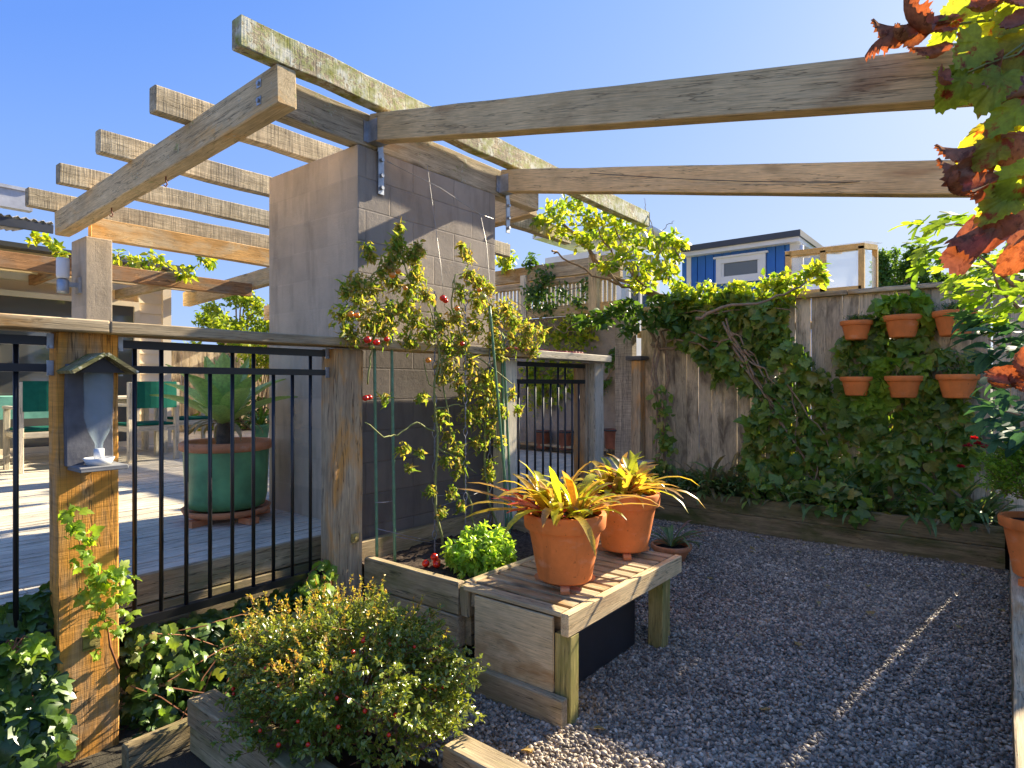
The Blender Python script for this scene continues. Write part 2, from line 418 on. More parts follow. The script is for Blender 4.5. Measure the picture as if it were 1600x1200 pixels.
M_WHITE = plain('white_paint', (.72,.72,.70), .5, 0, 3, .06, .03)
M_TRIM = plain('cream_paint', (.86,.72,.50), .55, 0, 3, .08, .03)
M_NAVY = plain('blue_paint', (.015,.13,.46), .5, 0, 3, .1, .03)
M_ROOF = plain('dark_roofing', (.05,.055,.065), .5, 0, 5, .15, .05)
M_GLASS, nt, b = new_mat('window_glass'); b.inputs['Base Color'].default_value = (.10,.10,.09,1); b.inputs['Roughness'].default_value = .05; b.inputs['Specular IOR Level'].default_value = .9
M_BOTTLE, nt, b = new_mat('bottle_glass'); b.inputs['Base Color'].default_value = (.62,.80,.88,1); b.inputs['Roughness'].default_value = .08; b.inputs['Alpha'].default_value = .16
M_POLY, nt, b = new_mat('polycarbonate'); b.inputs['Base Color'].default_value = (.75,.8,.85,1); b.inputs['Roughness'].default_value = .25; b.inputs['Alpha'].default_value = .3
M_CLOTH = plain('green_canvas', (.01,.11,.075), .9, 0, 12, .15, .2, .1)
M_TOM = plain('ripe_tomato', (.72,.025,.008), .22, 0, 4, .12, 0, .6)
M_TOMO = plain('orange_tomato', (.80,.25,.02), .25, 0, 4, .12, 0, .6)
M_TOMG = plain('green_tomato', (.38,.42,.06), .3, 0, 4, .12, 0, .6)
M_STAKE = plain('green_stake', (.13,.27,.15), .4, 0, 30, .25, .1)
M_CHAIN = plain('chain_steel', (.30,.30,.33), .4, .7, 20, .3, .1)
M_VSTEM = plain('vine_bark', (.30,.21,.13), .9, 0, 18, .35, .5, .1)
M_GSTEM = plain('green_stem', (.25,.27,.09), .7, 0, 18, .25, .1, .2)
M_RSTEM = plain('red_stem', (.22,.09,.04), .7, 0, 18, .25, .1, .2)
L_IVY = leafmat('ivy_leaf', [(.07,.14,.03), (.12,.22,.035), (.22,.36,.05), (.08,.17,.03), (.30,.40,.06), (.10,.20,.03), (.36,.32,.07), (.13,.25,.04)], .4, .36, .55)
L_IVYB = leafmat('ivy_leaf_bright', [(.16,.28,.03), (.24,.38,.04), (.32,.44,.05), (.17,.30,.03)], .5, .4)
L_VINE = leafmat('vine_leaf', [(.12,.22,.02), (.22,.34,.03), (.38,.44,.04), (.50,.48,.05), (.18,.3,.03)], .5, .4)
L_DARKV = leafmat('dark_leaf', [(.06,.13,.025), (.09,.18,.03), (.12,.22,.035)], .35, .4)  # dark leaf green; on the climbing vine it carries painted shade
L_TOM = leafmat('tomato_leaf', [(.40,.40,.07), (.44,.30,.12), (.16,.26,.04), (.22,.33,.05), (.36,.42,.06), (.50,.46,.08), (.32,.24,.10), (.18,.29,.05), (.2,.3,.05)], .5, .6, .25)
L_BASIL = leafmat('basil_leaf', [(.24,.42,.05), (.34,.52,.07), (.42,.58,.09)], .45, .35)
L_BUSH = leafmat('bush_leaf', [(.12,.18,.03), (.17,.23,.035), (.24,.30,.05), (.32,.34,.06), (.14,.19,.03)], .35, .25, .7)
L_TIP = leafmat('bush_tip_leaf', [(.46,.46,.07), (.56,.44,.07), (.52,.27,.06), (.38,.42,.07)], .4, .35, .5)
L_BROM = leafmat('bromeliad_leaf', [(.20,.34,.03), (.42,.46,.04), (.64,.54,.05), (.64,.38,.06), (.34,.42,.04), (.50,.22,.10), (.58,.54,.05), (.26,.36,.04), (.40,.20,.09), (.62,.46,.05)], .52, .3, .6, (1.5,1.4,.6))
L_BRED = leafmat('bromeliad_heart', [(.5,.015,.02), (.6,.05,.03), (.55,.12,.12)], .3, .3, .5, (1.3,.8,.8))
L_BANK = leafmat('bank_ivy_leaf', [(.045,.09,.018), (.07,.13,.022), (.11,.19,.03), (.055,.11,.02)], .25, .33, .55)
L_BDARK = leafmat('dark_bromeliad', [(.10,.17,.05), (.14,.23,.06), (.20,.23,.08), (.22,.14,.08)], .2, .4)  # dark greens and browns, the plants' own leaf colour
L_AGAVE = leafmat('agave_leaf', [(.34,.50,.14), (.42,.58,.18), (.48,.62,.24)], .2, .45, .4)
L_FIG = leafmat('fig_leaf', [(.14,.25,.03), (.24,.37,.04), (.34,.45,.05)], .55, .6, .2)
L_FIGD = leafmat('fig_leaf_shade_tint', [(.035,.10,.06), (.05,.13,.09), (.09,.20,.10)], .35, .65, .15)  # fig leaf with bluish shade put into its colour
L_GRAPE = leafmat('grape_leaf_turning', [(.26,.38,.04), (.36,.46,.05), (.24,.34,.05), (.48,.44,.05)], .55, .4, .4, (1.7,1.5,.5), ((.32,.06,.015), 16, .56))
L_GDRY = leafmat('grape_leaf_dry', [(.34,.17,.10), (.42,.24,.14), (.42,.19,.10), (.33,.13,.08)], .34, .55, .3, (1.25,.60,.25), ((.20,.09,.055), 34, .53))
L_SHRUB = leafmat('shrub_leaf', [(.14,.28,.03), (.22,.38,.04), (.30,.46,.05)], .35, .4)
L_RED = leafmat('red_petal', [(.28,.005,.015), (.42,.01,.02)], .3, .5)
L_TREE = leafmat('tree_leaf', [(.05,.11,.02), (.09,.17,.03), (.15,.23,.04)], .45, .5)
L_LIME = leafmat('lime_tree_leaf', [(.12,.20,.02), (.24,.32,.03), (.38,.40,.05)], .5, .5)

def blockmat(name, c, face, joint=.15, base=False):
    m, nt, b = new_mat(name); tc = nt.nodes.new('ShaderNodeTexCoord')
    br = nt.nodes.new('ShaderNodeTexBrick'); nt.links.new(tc.outputs['UV'], br.inputs['Vector'])
    br.inputs['Scale'].default_value = 1; br.inputs['Brick Width'].default_value = .4; br.inputs['Row Height'].default_value = .2
    br.inputs['Mortar Size'].default_value = .006; br.inputs['Mortar Smooth'].default_value = .6
    br.inputs['Color1'].default_value = (.86,.86,.86,1); br.inputs['Color2'].default_value = (1.06,1.05,1.03,1); br.inputs['Mortar'].default_value = (1-joint,)*3+(1,)
    v = tc.outputs['Object']; n = noise(nt, v, 2.2, 7, .6); f = noise(nt, v, 160, 4, .7)
    col = mixc(nt, 1., c, br.outputs['Color'], 'MULTIPLY')
    col = mixc(nt, 1., col, ramp(nt, n, [(.3, .8), (.7, 1.15)]), 'MULTIPLY')
    if base:   # the pier is darker up to the cap rail
        gp = nt.nodes.new('ShaderNodeNewGeometry'); sx = nt.nodes.new('ShaderNodeSeparateXYZ'); nt.links.new(gp.outputs['Position'], sx.inputs[0])
        lim = mth(nt, 'ADD', sx.outputs[2], mth(nt, 'MULTIPLY', n, .03))
        col = mixc(nt, ramp(nt, mth(nt, 'MULTIPLY', lim, .5), [(.872, 1.), (.876, 0.)]), col, mixc(nt, 1., col, (.50, .50, .52), 'MULTIPLY'))
    st = ramp(nt, noise(nt, mapped(nt, v, (6, 6, 1.2)), 1.3, 6, .65), [(.5, 1.), (.72, .72)])
    col = mixc(nt, 1., col, st, 'MULTIPLY')
    nt.links.new(col, b.inputs['Base Color']); b.inputs['Roughness'].default_value = .9; b.inputs['Specular IOR Level'].default_value = .2
    h = mth(nt, 'SUBTRACT', mth(nt, 'ADD', mth(nt, 'MULTIPLY', f, .5), mth(nt, 'MULTIPLY', noise(nt, v, 30, 5, .6), .6)), mth(nt, 'MULTIPLY', br.outputs['Fac'], face))
    bump(nt, b, h, .6, .008)
    return m
M_BLOCK = blockmat('painted_block', (.40,.34,.275), 1.1, base=True)
M_BLKSM = blockmat('rendered_block', (.57,.465,.335), .08, .05)

# ================= setting =================
def terrain():
    # distant ground plus the garden floor in one sheet
    m, nt, b = new_mat('garden_ground'); v = coords(nt, 'Object', False)
    nt.links.new(ramp(nt, noise(nt, v, 1.5, 8, .7), [(.35, (.03,.024,.017)), (.6, (.07,.06,.035))]), b.inputs['Base Color'])
    b.inputs['Roughness'].default_value = 1; bump(nt, b, noise(nt, v, 30, 6, .7), .8, .02)
    o = mesh('ground', [(-150,-150,-.03),(300,-150,-.03),(300,300,-.03),(-150,300,-.03)], [(0,1,2,3)], m)
    kind(o, 'structure')
    m, nt, b = new_mat('lawn_green'); v = coords(nt, 'Object', False)
    nt.links.new(ramp(nt, noise(nt, v, 6, 8, .7), [(.35, (.08,.13,.02)), (.6, (.20,.26,.05))]), b.inputs['Base Color']); b.inputs['Roughness'].default_value = 1
    o = mesh('lawn', [(7.3,-30,.0),(80,-30,.0),(80,60,.0),(7.3,60,.0)], [(0,1,2,3)], m); kind(o, 'structure')
terrain()

def gravel():
    m, nt, b = new_mat('river_pebbles'); r = island(nt)
    col = ramp(nt, r, [(0, (.14,.115,.085)), (.35, (.23,.19,.14)), (.6, (.34,.28,.205)), (.8, (.46,.37,.26)), (.93, (.60,.47,.32)), (1, (.74,.62,.46))])
    v = coords(nt, 'Object', False)
    col = mixc(nt, 1., col, ramp(nt, noise(nt, v, 1.3, 4, .6), [(.3, .72), (.65, 1.12)]), 'MULTIPLY')
    col = mixc(nt, 1., col, ramp(nt, noise(nt, v, 90, 4), [(.3, .75), (.7, 1.2)]), 'MULTIPLY')
    nt.links.new(col, b.inputs['Base Color']); b.inputs['Roughness'].default_value = .55; b.inputs['Specular IOR Level'].default_value = .4
    def ico(sub):
        import bmesh
        bm = bmesh.new(); bmesh.ops.create_icosphere(bm, subdivisions=sub, radius=1); bm.verts.ensure_lookup_table()
        V = np.array([v.co[:] for v in bm.verts]); F = np.array([[v.index for v in f.verts] for f in bm.faces]); bm.free(); return V, F
    Vs = []; Fs = []; off = 0
    def scatter(n, box, sub, s0, s1, keep):
        nonlocal off
        T, F = ico(sub); x = rng.uniform(box[0], box[1], n); y = rng.uniform(box[2], box[3], n)
        k = keep(x, y); x = x[k]; y = y[k]; n = len(x)
        s = rng.uniform(s0, s1, n)**1.0; s *= np.where(rng.random(n) < .12, 1.35, 1)
        z = rng.uniform(-.006, .010, n)+.006*np.sin(x*2.1+y)*np.sin(y*2.7)
        Q = rng.normal(size=(n, 4)); Q[:, 1:3] *= .35; Q /= np.linalg.norm(Q, axis=1, keepdims=True); Q[:, :] = Q[:, [0, 1, 2, 3]]
        w, a, bq, c = Q.T
        M = np.stack([1-2*(bq*bq+c*c), 2*(a*bq-c*w), 2*(a*c+bq*w), 2*(a*bq+c*w), 1-2*(a*a+c*c), 2*(bq*c-a*w), 2*(a*c-bq*w), 2*(bq*c+a*w), 1-2*(a*a+bq*bq)], 1).reshape(-1, 3, 3)
        scl = np.stack([s, s*rng.uniform(.55, .9, n), s*rng.uniform(.35, .6, n)], 1)
        L = T[None]*scl[:, None, :]*(1+rng.normal(size=(n, len(T), 1))*.06)
        W = np.einsum('nij,nvj->nvi', M, L)+np.stack([x, y, z], 1)[:, None, :]
        Vs.append(W.reshape(-1, 3)); Fs.append((F[None]+(off+np.arange(n)*len(T))[:, None, None]).reshape(-1, 3)); off += n*len(T)
    vis = lambda x, y: (FX*x+FY*y > 1.6)
    near = lambda x, y: vis(x, y) & (FX*x+FY*y < 3.5)
    far = lambda x, y: (FX*x+FY*y >= 3.5) & ~((x > 2.35) & (y > 2.15) & (x < 3.6))
    scatter(50000, (1.66, 4.6, -.02, 2.9), 2, .0065, .0145, near)
    scatter(85000, (1.66, 6.36, -.02, 3.15), 1, .0075, .015, far)
    x0, y0, x1, y1 = 1.55, -.04, 6.4, 3.2
    V = np.array([(x0,y0,-.004),(x1,y0,-.004),(x1,y1,-.004),(x0,y1,-.004)], float)
    base = (np.array([[0,1,2],[0,2,3]])+off)
    o = npmesh('gravel', np.concatenate(Vs+[V]), [np.concatenate(Fs+[base])], m, None, True)
    kind(o, 'stuff'); tag(o, 'grey river pebbles covering the garden floor', 'gravel')
gravel()

def deck():
    m = MB(); y = 3.2; k = 0
    while y < 12:
        xs = [-3, random.uniform(-.5, 3.), random.uniform(4, 6), 6.9]
        for i in range(3):
            z = .60+random.uniform(-.0015, .0015)
            m.box((xs[i]+.002, y+.003, z-.03), (xs[i+1]-.002, y+.087, z))
        y += .092
    o = m.build('deck', W_DECK); kind(o, 'structure')
    f = board('fascia', (-3, 3.19, .53), (6.9, 3.19, .53), .03, .135, W_SLEEP, o); 
    mb = MB(); mb.box((-3, 3.22, -.02), (6.9, 3.30, .46)); mb.build('retaining_face', M_SOIL, o)
    board('lower_fascia', (-3, 3.185, .39), (6.9, 3.185, .39), .03, .13, W_SLEEP, o)
deck()

# ================= pergola =================
def yz(y): return 3.0-.04*(y-3.03)      # underside of the falling bearers
pg = thing('pergola', 'weathered timber pergola of mossy rafters and beams resting on the block pier', 'pergola', (3.1, 3.1, 0))
def bearer(x, y0, y1, mat, w=.115, h=.215):
    return board('bearer', (x, y0, yz(y0)+h/2), (x, y1, yz(y1)+h/2), w, h, mat, pg, .006, .002)
b1 = bearer(1.85, 3.03, 6.75, W_BEAR); bearer(4.39, 3.27, 10.05, W_BEAR)
for y, mt in ((3.07, W_LICH), (4.095, W_RAFT), (5.02, W_RAFT), (5.9, W_RAFT), (6.75, W_RAFT)):
    z = yz(y)+.215+.003
    board('rafter', (1.586, y, z+.08), (6.2, y, z+.08), .09, .16, mt, pg, .005, .0025)
board('header_beam', (1.91, 3.21, 3.11), (4.33, 3.21, 3.11), .1, .215, W_LICH2, pg, .006, .002)
for x in (2.53, 3.83):
    board('patio_beam', (x, 3.152, 3.125), (x, -.9, 3.125-.2*4.05), .085, .17, W_PALE, pg, .004, .001)
    s = MB(); s.bar((x-.02+.07, 3.14, 2.72), (x-.02+.07, 3.14, 2.99), .045, .008, (0,1,0)); s.bar((x+.05, 3.146, 2.98), (x+.05, 3.146, 3.06), .045, .006, (0,1,0))
    for z in (2.76, 2.84, 2.94): s.tube([(x+.05, 3.137, z), (x+.05, 3.118, z)], .013, 6)
    s.build('wall_strap', M_GALV, pg)
    s = MB(); s.box((x-.049, 3.06, 3.03), (x-.044, 3.158, 3.16)); s.box((x-.075, 3.152, 3.03), (x-.044, 3.158, 3.16)); s.box((x-.05, 3.06, 3.024), (x+.05, 3.158, 3.03)); s.build('joist_hanger', M_GALV, pg)
for z in (3.06, 3.155):
    s = MB(); s.box((1.787, 3.19, z-.022), (1.791, 3.235, z+.022)); s.tube([(1.792, 3.212, z), (1.776, 3.212, z)], .012, 6); s.build('bolt_plate', M_GALV, pg)
for y in (4.55, 5.55):
    s = MB(); z = yz(y); s.tube([(1.85, y, z+.005), (1.85, y, z-.03), (1.86, y, z-.05), (1.85, y, z-.07), (1.835, y, z-.06)], .005, 6); s.build('hook', plain('rusty_hook', (.2,.06,.03), .7), pg)
board('veranda_beam', (1.99, 6.50, 2.92), (4.33, 6.50, 2.92), .09, .19, W_ORNG, pg, .005, .002)
board('veranda_beam', (-1.5, 8.0, 2.77), (4.33, 8.0, 2.77), .09, .17, W_BROWN, pg, .005, .002)
board('veranda_beam', (2.4, 7.3, 2.90), (2.4, 9.97, 2.86), .07, .14, W_BROWN, pg, .005, .002)
board('veranda_beam', (3.4, 8.05, 2.78), (3.4, 9.97, 2.78), .07, .13, W_GREY, pg, .005, .002)
board('veranda_beam', (0.6, 8.05, 2.78), (0.6, 9.97, 2.78), .07, .13, W_BROWN, pg, .005, .002)
for y in (9.0, 9.6): board('veranda_beam', (-1, y, 2.95), (4.33, y, 2.95), .06, .12, W_PALE, pg, .005, .002)
s = MB(); s.tube([(2.6, 3.1, 2.93), (3.0, 3.02, 2.84), (3.33, 2.95, 2.72), (3.45, 2.93, 2.71)], .003, 5); s.tube([(3.33, 2.95, 2.72), (3.34, 2.9, 2.5), (3.34, 2.86, 2.1), (3.34, 2.85, 1.9)], .0025, 5)
s.tube([(2.95, 3.1, 3.0), (2.93, 2.95, 2.3), (2.92, 2.9, 2.0)], .0018, 5)
tag(s.build('support_wire', plain('wire', (.4,.38,.34), .5, .5), None, True), 'thin slack wire hung from the beams before the block pier', 'wire')
s = MB()
for k in range(11): pass
pts = [Vector((3.6+i*.03, 2.2-i*.25, 2.93-i*.05-.03*math.sin(i*math.pi/8))) for i in range(9)]
s.tube(pts, .0025, 5); tag(s.build('beam_wire', plain('wire_dark', (.08,.07,.06), .5, .5), None, True), 'dark wire sagging between the two long bare beams', 'wire')

for x_ in (2.2, 4.15): board('end_post', (x_, -.99, -.02), (x_, -.99, 2.12), .1, .1, W_GREY, pg)
board('end_beam', (2.1, -.985, 2.20), (4.25, -.985, 2.20), .09, .15, W_GREY, pg)
# block pier and column
def blockbox(name, lo, hi, mat, parent=None):
    mb = MB(); mb.box(lo, hi); o = mb.build(name, mat, parent); uvbox(o)
    bv = o.modifiers.new('b', 'BEVEL'); bv.width = .006; bv.segments = 2; bv.limit_method = 'ANGLE'
    return o
pier = thing('block_pier', 'broad grey-brown painted concrete block pier behind the tomato plants', 'pier', (3.07, 3.67, 0))
o = blockbox('masonry', (2.41, 3.155, -.02), (3.74, 4.19, 2.998), M_BLOCK, pier)
o.data.materials.append(M_BLKSM)
for p in o.data.polygons:
    if p.normal.x < -.9: p.material_index = 1
col = blockbox('block_column', (1.93, 6.4, .59), (2.14, 6.78, 2.82), M_BLKSM)
tag(col, 'slim grey block column under the far pergola beam, with a wall lamp', 'column')
t = thing('wall_lamp', 'white cylinder wall lamp on the slim block column', 'lamp', (1.82, 6.55, 2.45))
c = Vector((1.80, 6.55, 2.45))
s = MB(); s.lathe([(.001,.0),(.045,.0),(.05,.02),(.05,.17),(.045,.18),(.001,.18)], (c.x, c.y, c.z-.01), 20); s.build('lamp_shade', M_WHITE, t, True)
s = MB(); s.lathe([(.001,-.14),(.045,-.14),(.047,-.12),(.047,-.03),(.03,-.01),(.001,-.01)], (c.x, c.y, c.z), 20); s.build('lamp_body', M_GALV, t, True)
s = MB(); s.box((1.84, 6.53, 2.37), (1.905, 6.57, 2.41)); s.box((1.905, 6.50, 2.32), (1.928, 6.60, 2.46)); s.build('bracket', M_GALV, t)

# ================= deck fence =================
df = thing('deck_fence', 'timber and black steel fence along the deck edge', 'fence', (2.0, 2.95, 0))
def fpost(x0, x1, y0, y1, z0, z1, mat):
    return board('post', ((x0+x1)/2, (y0+y1)/2, z0), ((x0+x1)/2, (y0+y1)/2, z1), x1-x0, y1-y0, mat, df, .006, .0015)
p_left = fpost(.79, 1.01, 2.945, 3.05, -.05, 1.71, wood('rustic_post', (.15,.11,.075), (.34,.265,.19), (.38,.19,.045), .8, crack=1.6, sawn=.4))
p_mid = fpost(2.08, 2.278, 2.93, 3.06, -.05, 1.70, W_POST)
fpost(3.60, 3.76, 2.95, 3.06, -.05, 1.69, W_WHITE)
board('post', (4.85, 3.055, -.05), (4.85, 3.055, 1.69), .06, .13, W_POST, df, .006)
board('post', (4.965, 2.99, -.05), (4.965, 2.99, 1.69), .16, .12, W_WHITE, df, .006)
for p in ((.0, .95), (.953, 2.3), (2.303, 3.9)):
    board('cap_rail', (p[0], 2.965, 1.733), (p[1], 2.965, 1.733), .2, .05, W_WHITE if 0 else W_GREY, df, .005)
board('cap_rail', (3.6, 2.98, 1.735), (5.08, 2.98, 1.735), .2, .06, W_WHITE, df, .005) if 0 else board('cap_rail', (3.905, 2.965, 1.733), (5.08, 2.965, 1.733), .2, .06, W_WHITE, df, .005)
def panel(x0, x1, first, n, tall, zb=.45):
    r = MB(); yc = 3.0
    o = None
    def rail(z, h=.036):
        m = MB(); m.bar((x0, yc, z), (x1, yc, z), .036, h); return m.build('rail', M_IRON, df)
    for z, h in ((1.672, .036), (1.564, .032), (zb, .036)): rail(z, h)
    for i in range(n):
        x = first+i*.1102; m = MB(); top = 1.655 if i % 4 in tall else 1.55
        m.tube([(x, yc, zb), (x, yc, top)], .0095, 10); m.build('baluster', M_IRON, df, True)
    for x in (x0+.012, x1-.012):
        for z in (1.672, 1.564):
            m = MB(); m.box((x-.012, yc-.024, z-.03), (x+.012, yc-.0185, z+.03)); m.tube([(x, yc-.024, z-.022), (x, yc-.032, z-.022)], .007, 6); m.build('fixing', M_GALV, df)
panel(1.012, 2.078, 1.09, 9, (0, 1))
panel(-.2, .788, -.10, 8, (0, 3, 7), .50)
# gate beyond the pier
g = thing('garden_gate', 'black steel gate between silvered posts beyond the pier', 'gate', (4.28, 3.0, .1))
for z in (1.66, 1.52, .25):
    m = MB(); m.bar((3.765, 3.0, z), (4.80, 3.0, z), .036, .036); m.build('rail', M_IRON, g)
for i in range(9):
    x = 3.84+i*.11; m = MB(); m.tube([(x, 3.0, .25), (x, 3.0, 1.645 if i % 4 in (1, 2) else 1.51)], .0095, 8); m.build('gate_bar', M_IRON, g, True)
# small brackets / coach-screw block on the near post
m = MB(); m.box((.875, 2.93, .41), (.935, 2.945, .47)); m.tube([(.905, 2.93, .44), (.905, 2.92, .44)], .012, 8); m.build('fixing_block', W_GREEN, df)
m = MB(); m.box((2.19, 2.915, .59), (2.235, 2.93, .64)); m.tube([(2.212, 2.915, .615), (2.212, 2.905, .615)], .011, 8); m.build('fixing_block', W_GREEN, df)

# bird feeder
bf = thing('bird_feeder', 'wooden bird feeder with upside-down blue bottle on the near fence post', 'bird feeder', (.90, 2.86, 1.15))
board('backboard', (.895, 2.925, 1.17), (.895, 2.925, 1.58), .165, .03, plain('feeder_grey', (.12,.12,.13), .8, 0, 8, .4, .3), bf, .003)
m = MB()
for sx in (-1, 1):
    a = Vector((.90, 2.84, 1.612)); bb = a+Vector((sx*.108, 0, -.072)); nrm = Vector((sx*.55, 0, .83))*.014
    m.hull([a+Vector((0,-.09,0)), bb+Vector((0,-.09,0)), bb+Vector((0,.10,0)), a+Vector((0,.10,0)), a+nrm+Vector((0,-.09,0)), bb+nrm+Vector((0,-.09,0)), bb+nrm+Vector((0,.10,0)), a+nrm+Vector((0,.10,0))])
m.build('roof', wood('mossy_shingle', (.06,.06,.035), (.17,.16,.10), (.08,.11,.03), .5, lichen=.3), bf)
m = MB(); m.add([(.82,2.79,1.545),(.98,2.79,1.545),(.90,2.79,1.605),(.82,2.80,1.545),(.98,2.80,1.545),(.90,2.80,1.605)], [(0,1,2),(5,4,3),(0,3,4,1),(1,4,5,2),(2,5,3,0)]); m.build('gable', M_BLACK, bf)
board('tray', (.905, 2.86, 1.155), (.905, 2.86, 1.175), .17, .15, plain('feeder_grey2', (.2,.2,.2), .8), bf, .003)
m = MB(); m.lathe([(.012,.0),(.014,.03),(.016,.04),(.035,.08),(.049,.13),(.052,.16),(.048,.2),(.051,.22),(.052,.31),(.045,.33),(.001,.335)], (.905, 2.85, 1.225), 28)
m.build('bottle', M_BOTTLE, bf, True)
m = MB(); m.lathe([(.001,.0),(.018,.0),(.018,.05),(.001,.05)], (.905, 2.85, 1.19), 20); m.build('bottle_cap', M_WHITE, bf, True)
m = MB(); m.lathe([(.001,.0),(.042,.0),(.055,.028),(.051,.028),(.04,.006),(.001,.006)], (.905, 2.85, 1.176), 24); m.build('water_dish', M_WHITE, bf, True)

# ================= vegetable planter and bench =================
pl = thing('planter_box', 'raised timber vegetable planter against the pier, growing tomatoes and basil', 'planter', (2.9, 2.6, 0))
for z, h in ((.405, .165), (.237, .163), (.072, .16)):
    board('sleeper', (2.305, 2.925, z), (2.305, 2.17, z), .05, h, W_SLEEP, pl, .005, .002)
board('sleeper', (2.33, 2.155, .405), (3.62, 2.155, .405), .05, .165, W_SLEEP, pl, .005)
board('sleeper', (2.335, 2.157, .237), (3.62, 2.157, .237), .05, .163, W_SLEEP, pl, .005)
board('sleeper', (2.29, 3.11, .46), (3.62, 3.11, .46), .05, .14, W_SLEEP, pl, .005)
board('sleeper', (3.64, 2.14, .405), (3.64, 3.1, .405), .05, .165, W_SLEEP, pl, .005)
board('corner_post', (2.375, 2.08, -.02), (2.375, 2.08, .44), .06, .06, W_DKSL, pl, .004)
board('corner_post', (2.31, 2.125, .33), (2.31, 2.125, .482), .06, .06, W_SLEEP, pl, .004)
nx, ny = 60, 40; V = []; F = []
for i in range(nx):
    for j in range(ny):
        x = 2.33+i*1.3/(nx-1); y = 2.17+j*.93/(ny-1)
        V.append((x, y, .415+.012*math.sin(x*9)*math.sin(y*11)+random.uniform(-.009, .009)))
for i in range(nx-1):
    for j in range(ny-1): F.append((i*ny+j, (i+1)*ny+j, (i+1)*ny+j+1, i*ny+j+1))
mesh('soil', V, F, plain('planter_soil', (.075,.055,.04), 1, 0, 40, .7, .9, .1), pl, True)

be = thing('garden_bench', 'slatted timber garden bench carrying two terracotta pots', 'bench', (2.86, 1.8, 0))
n = 13
for i in range(n):
    x = 2.30+i*(1.12/(n-1)); board('slat', (x, 1.535, .478), (x, 2.12, .478), .068, .022, W_GREY if i else W_SLEEP, be, .003, .001)
board('front_rail', (2.26, 1.51, .44), (3.47, 1.51, .44), .04, .10, W_PALE, be, .004, .001)
board('back_rail', (2.30, 2.09, .42), (3.45, 2.09, .42), .04, .08, W_GREY, be, .004)
for x in (2.345, 3.36): board('end_rail', (x, 1.54, .42), (x, 2.08, .42), .03, .08, W_GREY, be, .004)
board('leg', (2.315, 1.535, -.02), (2.315, 1.535, .388), .07, .085, W_GREEN, be, .004)
board('leg', (3.30, 1.56, -.02), (3.30, 1.56, .388), .08, .09, W_GREEN, be, .004); board('leg', (3.425, 1.60, -.02), (3.425, 1.60, .388), .08, .08, W_GREEN, be, .004)
board('leg', (3.30, 2.05, -.02), (3.30, 2.05, .38), .08, .08, W_GREEN, be, .004)
board('end_panel', (2.268, 1.575, .292), (2.268, 2.04, .292), .014, .335, W_PLY, be, .002, .0005)
board('base_board', (2.245, 1.50, .062), (2.245, 2.17, .062), .045, .125, W_SLEEP, be, .004)
sb = thing('storage_box', 'dark plastic storage box tucked under the slatted bench', 'box', (2.9, 1.8, 0))
m = MB(); m.box((2.55, 1.66, 0.0), (3.22, 1.98, .27)); 
o = m.build('body', M_BLACK, sb); bv = o.modifiers.new('b', 'BEVEL'); bv.width = .015; bv.segments = 3
m = MB(); m.box((2.53, 1.64, .272), (3.24, 2.0, .315)); o = m.build('lid', plain('dark_lid', (.13,.11,.10), .45), sb); bv = o.modifiers.new('b', 'BEVEL'); bv.width = .012; bv.segments = 3

# ================= raised beds =================
rb = thing('raised_bed', 'two-sleeper raised bed along the foot of the paling fence', 'raised bed', (6.5, 1.5, 0))
for z in (.262, .087):
    board('sleeper', (6.38-.012*(z < .1), 3.35 if z > .1 else 3.5, z), (6.38-.012*(z < .1), -.0, z), .05, .172, W_DKSL, rb, .006, .002)
board('sleeper', (6.40, 3.36, .26), (6.8, 3.36, .26), .05, .17, W_DKSL, rb, .006)
m = MB(); m.box((6.41, -1.5, 0), (6.80, 3.33, .30)); m.build('soil', M_SOIL, rb)
rs = thing('raised_bed', 'grey timber raised bed at the right edge, under the red-flowered shrub pot', 'raised bed', (4, -.1, 0))
for x0, x1 in ((.6, 3.0), (3.003, 6.4)): board('sleeper', (x0, -.125, .322), (x1, -.125, .322), .20, .05, W_GREY, rs, .006)
board('sleeper', (.6, -.05, .147), (6.35, -.05, .147), .05, .295, W_DKSL, rs, .006)
m = MB(); m.box((.6, -1.6, 0), (6.4, -.23, .30)); m.build('soil', M_SOIL, rs)
ge = thing('garden_edging', 'low timber edging round the berry bush in the foreground', 'edging', (1.4, 2, 0))
for z in (.148, .03): board('sleeper', (1.215, 2.64, z), (1.215, .9, z), .12 if z > .1 else .1, .11, W_SLEEP, ge, .006)
for a in ((1.62, 1.58, .9), ): board('sleeper', (a[0]+.01, a[1], .13), (a[0]+.01, a[2], .13), .11, .14, W_SLEEP, ge, .006)
board('sleeper', (.95, 2.72, .02), (1.27, 2.72, .02), .06, .10, W_DKSL, ge, .006)
board('stake', (1.655, 1.30, 0), (1.655, 1.30, .2), .02, .02, W_SLEEP, ge, .002) if 0 else None
m = MB(); m.box((1.26, .9, -.02), (1.60, 2.6, .09)); m.build('soil', M_SOIL, ge)

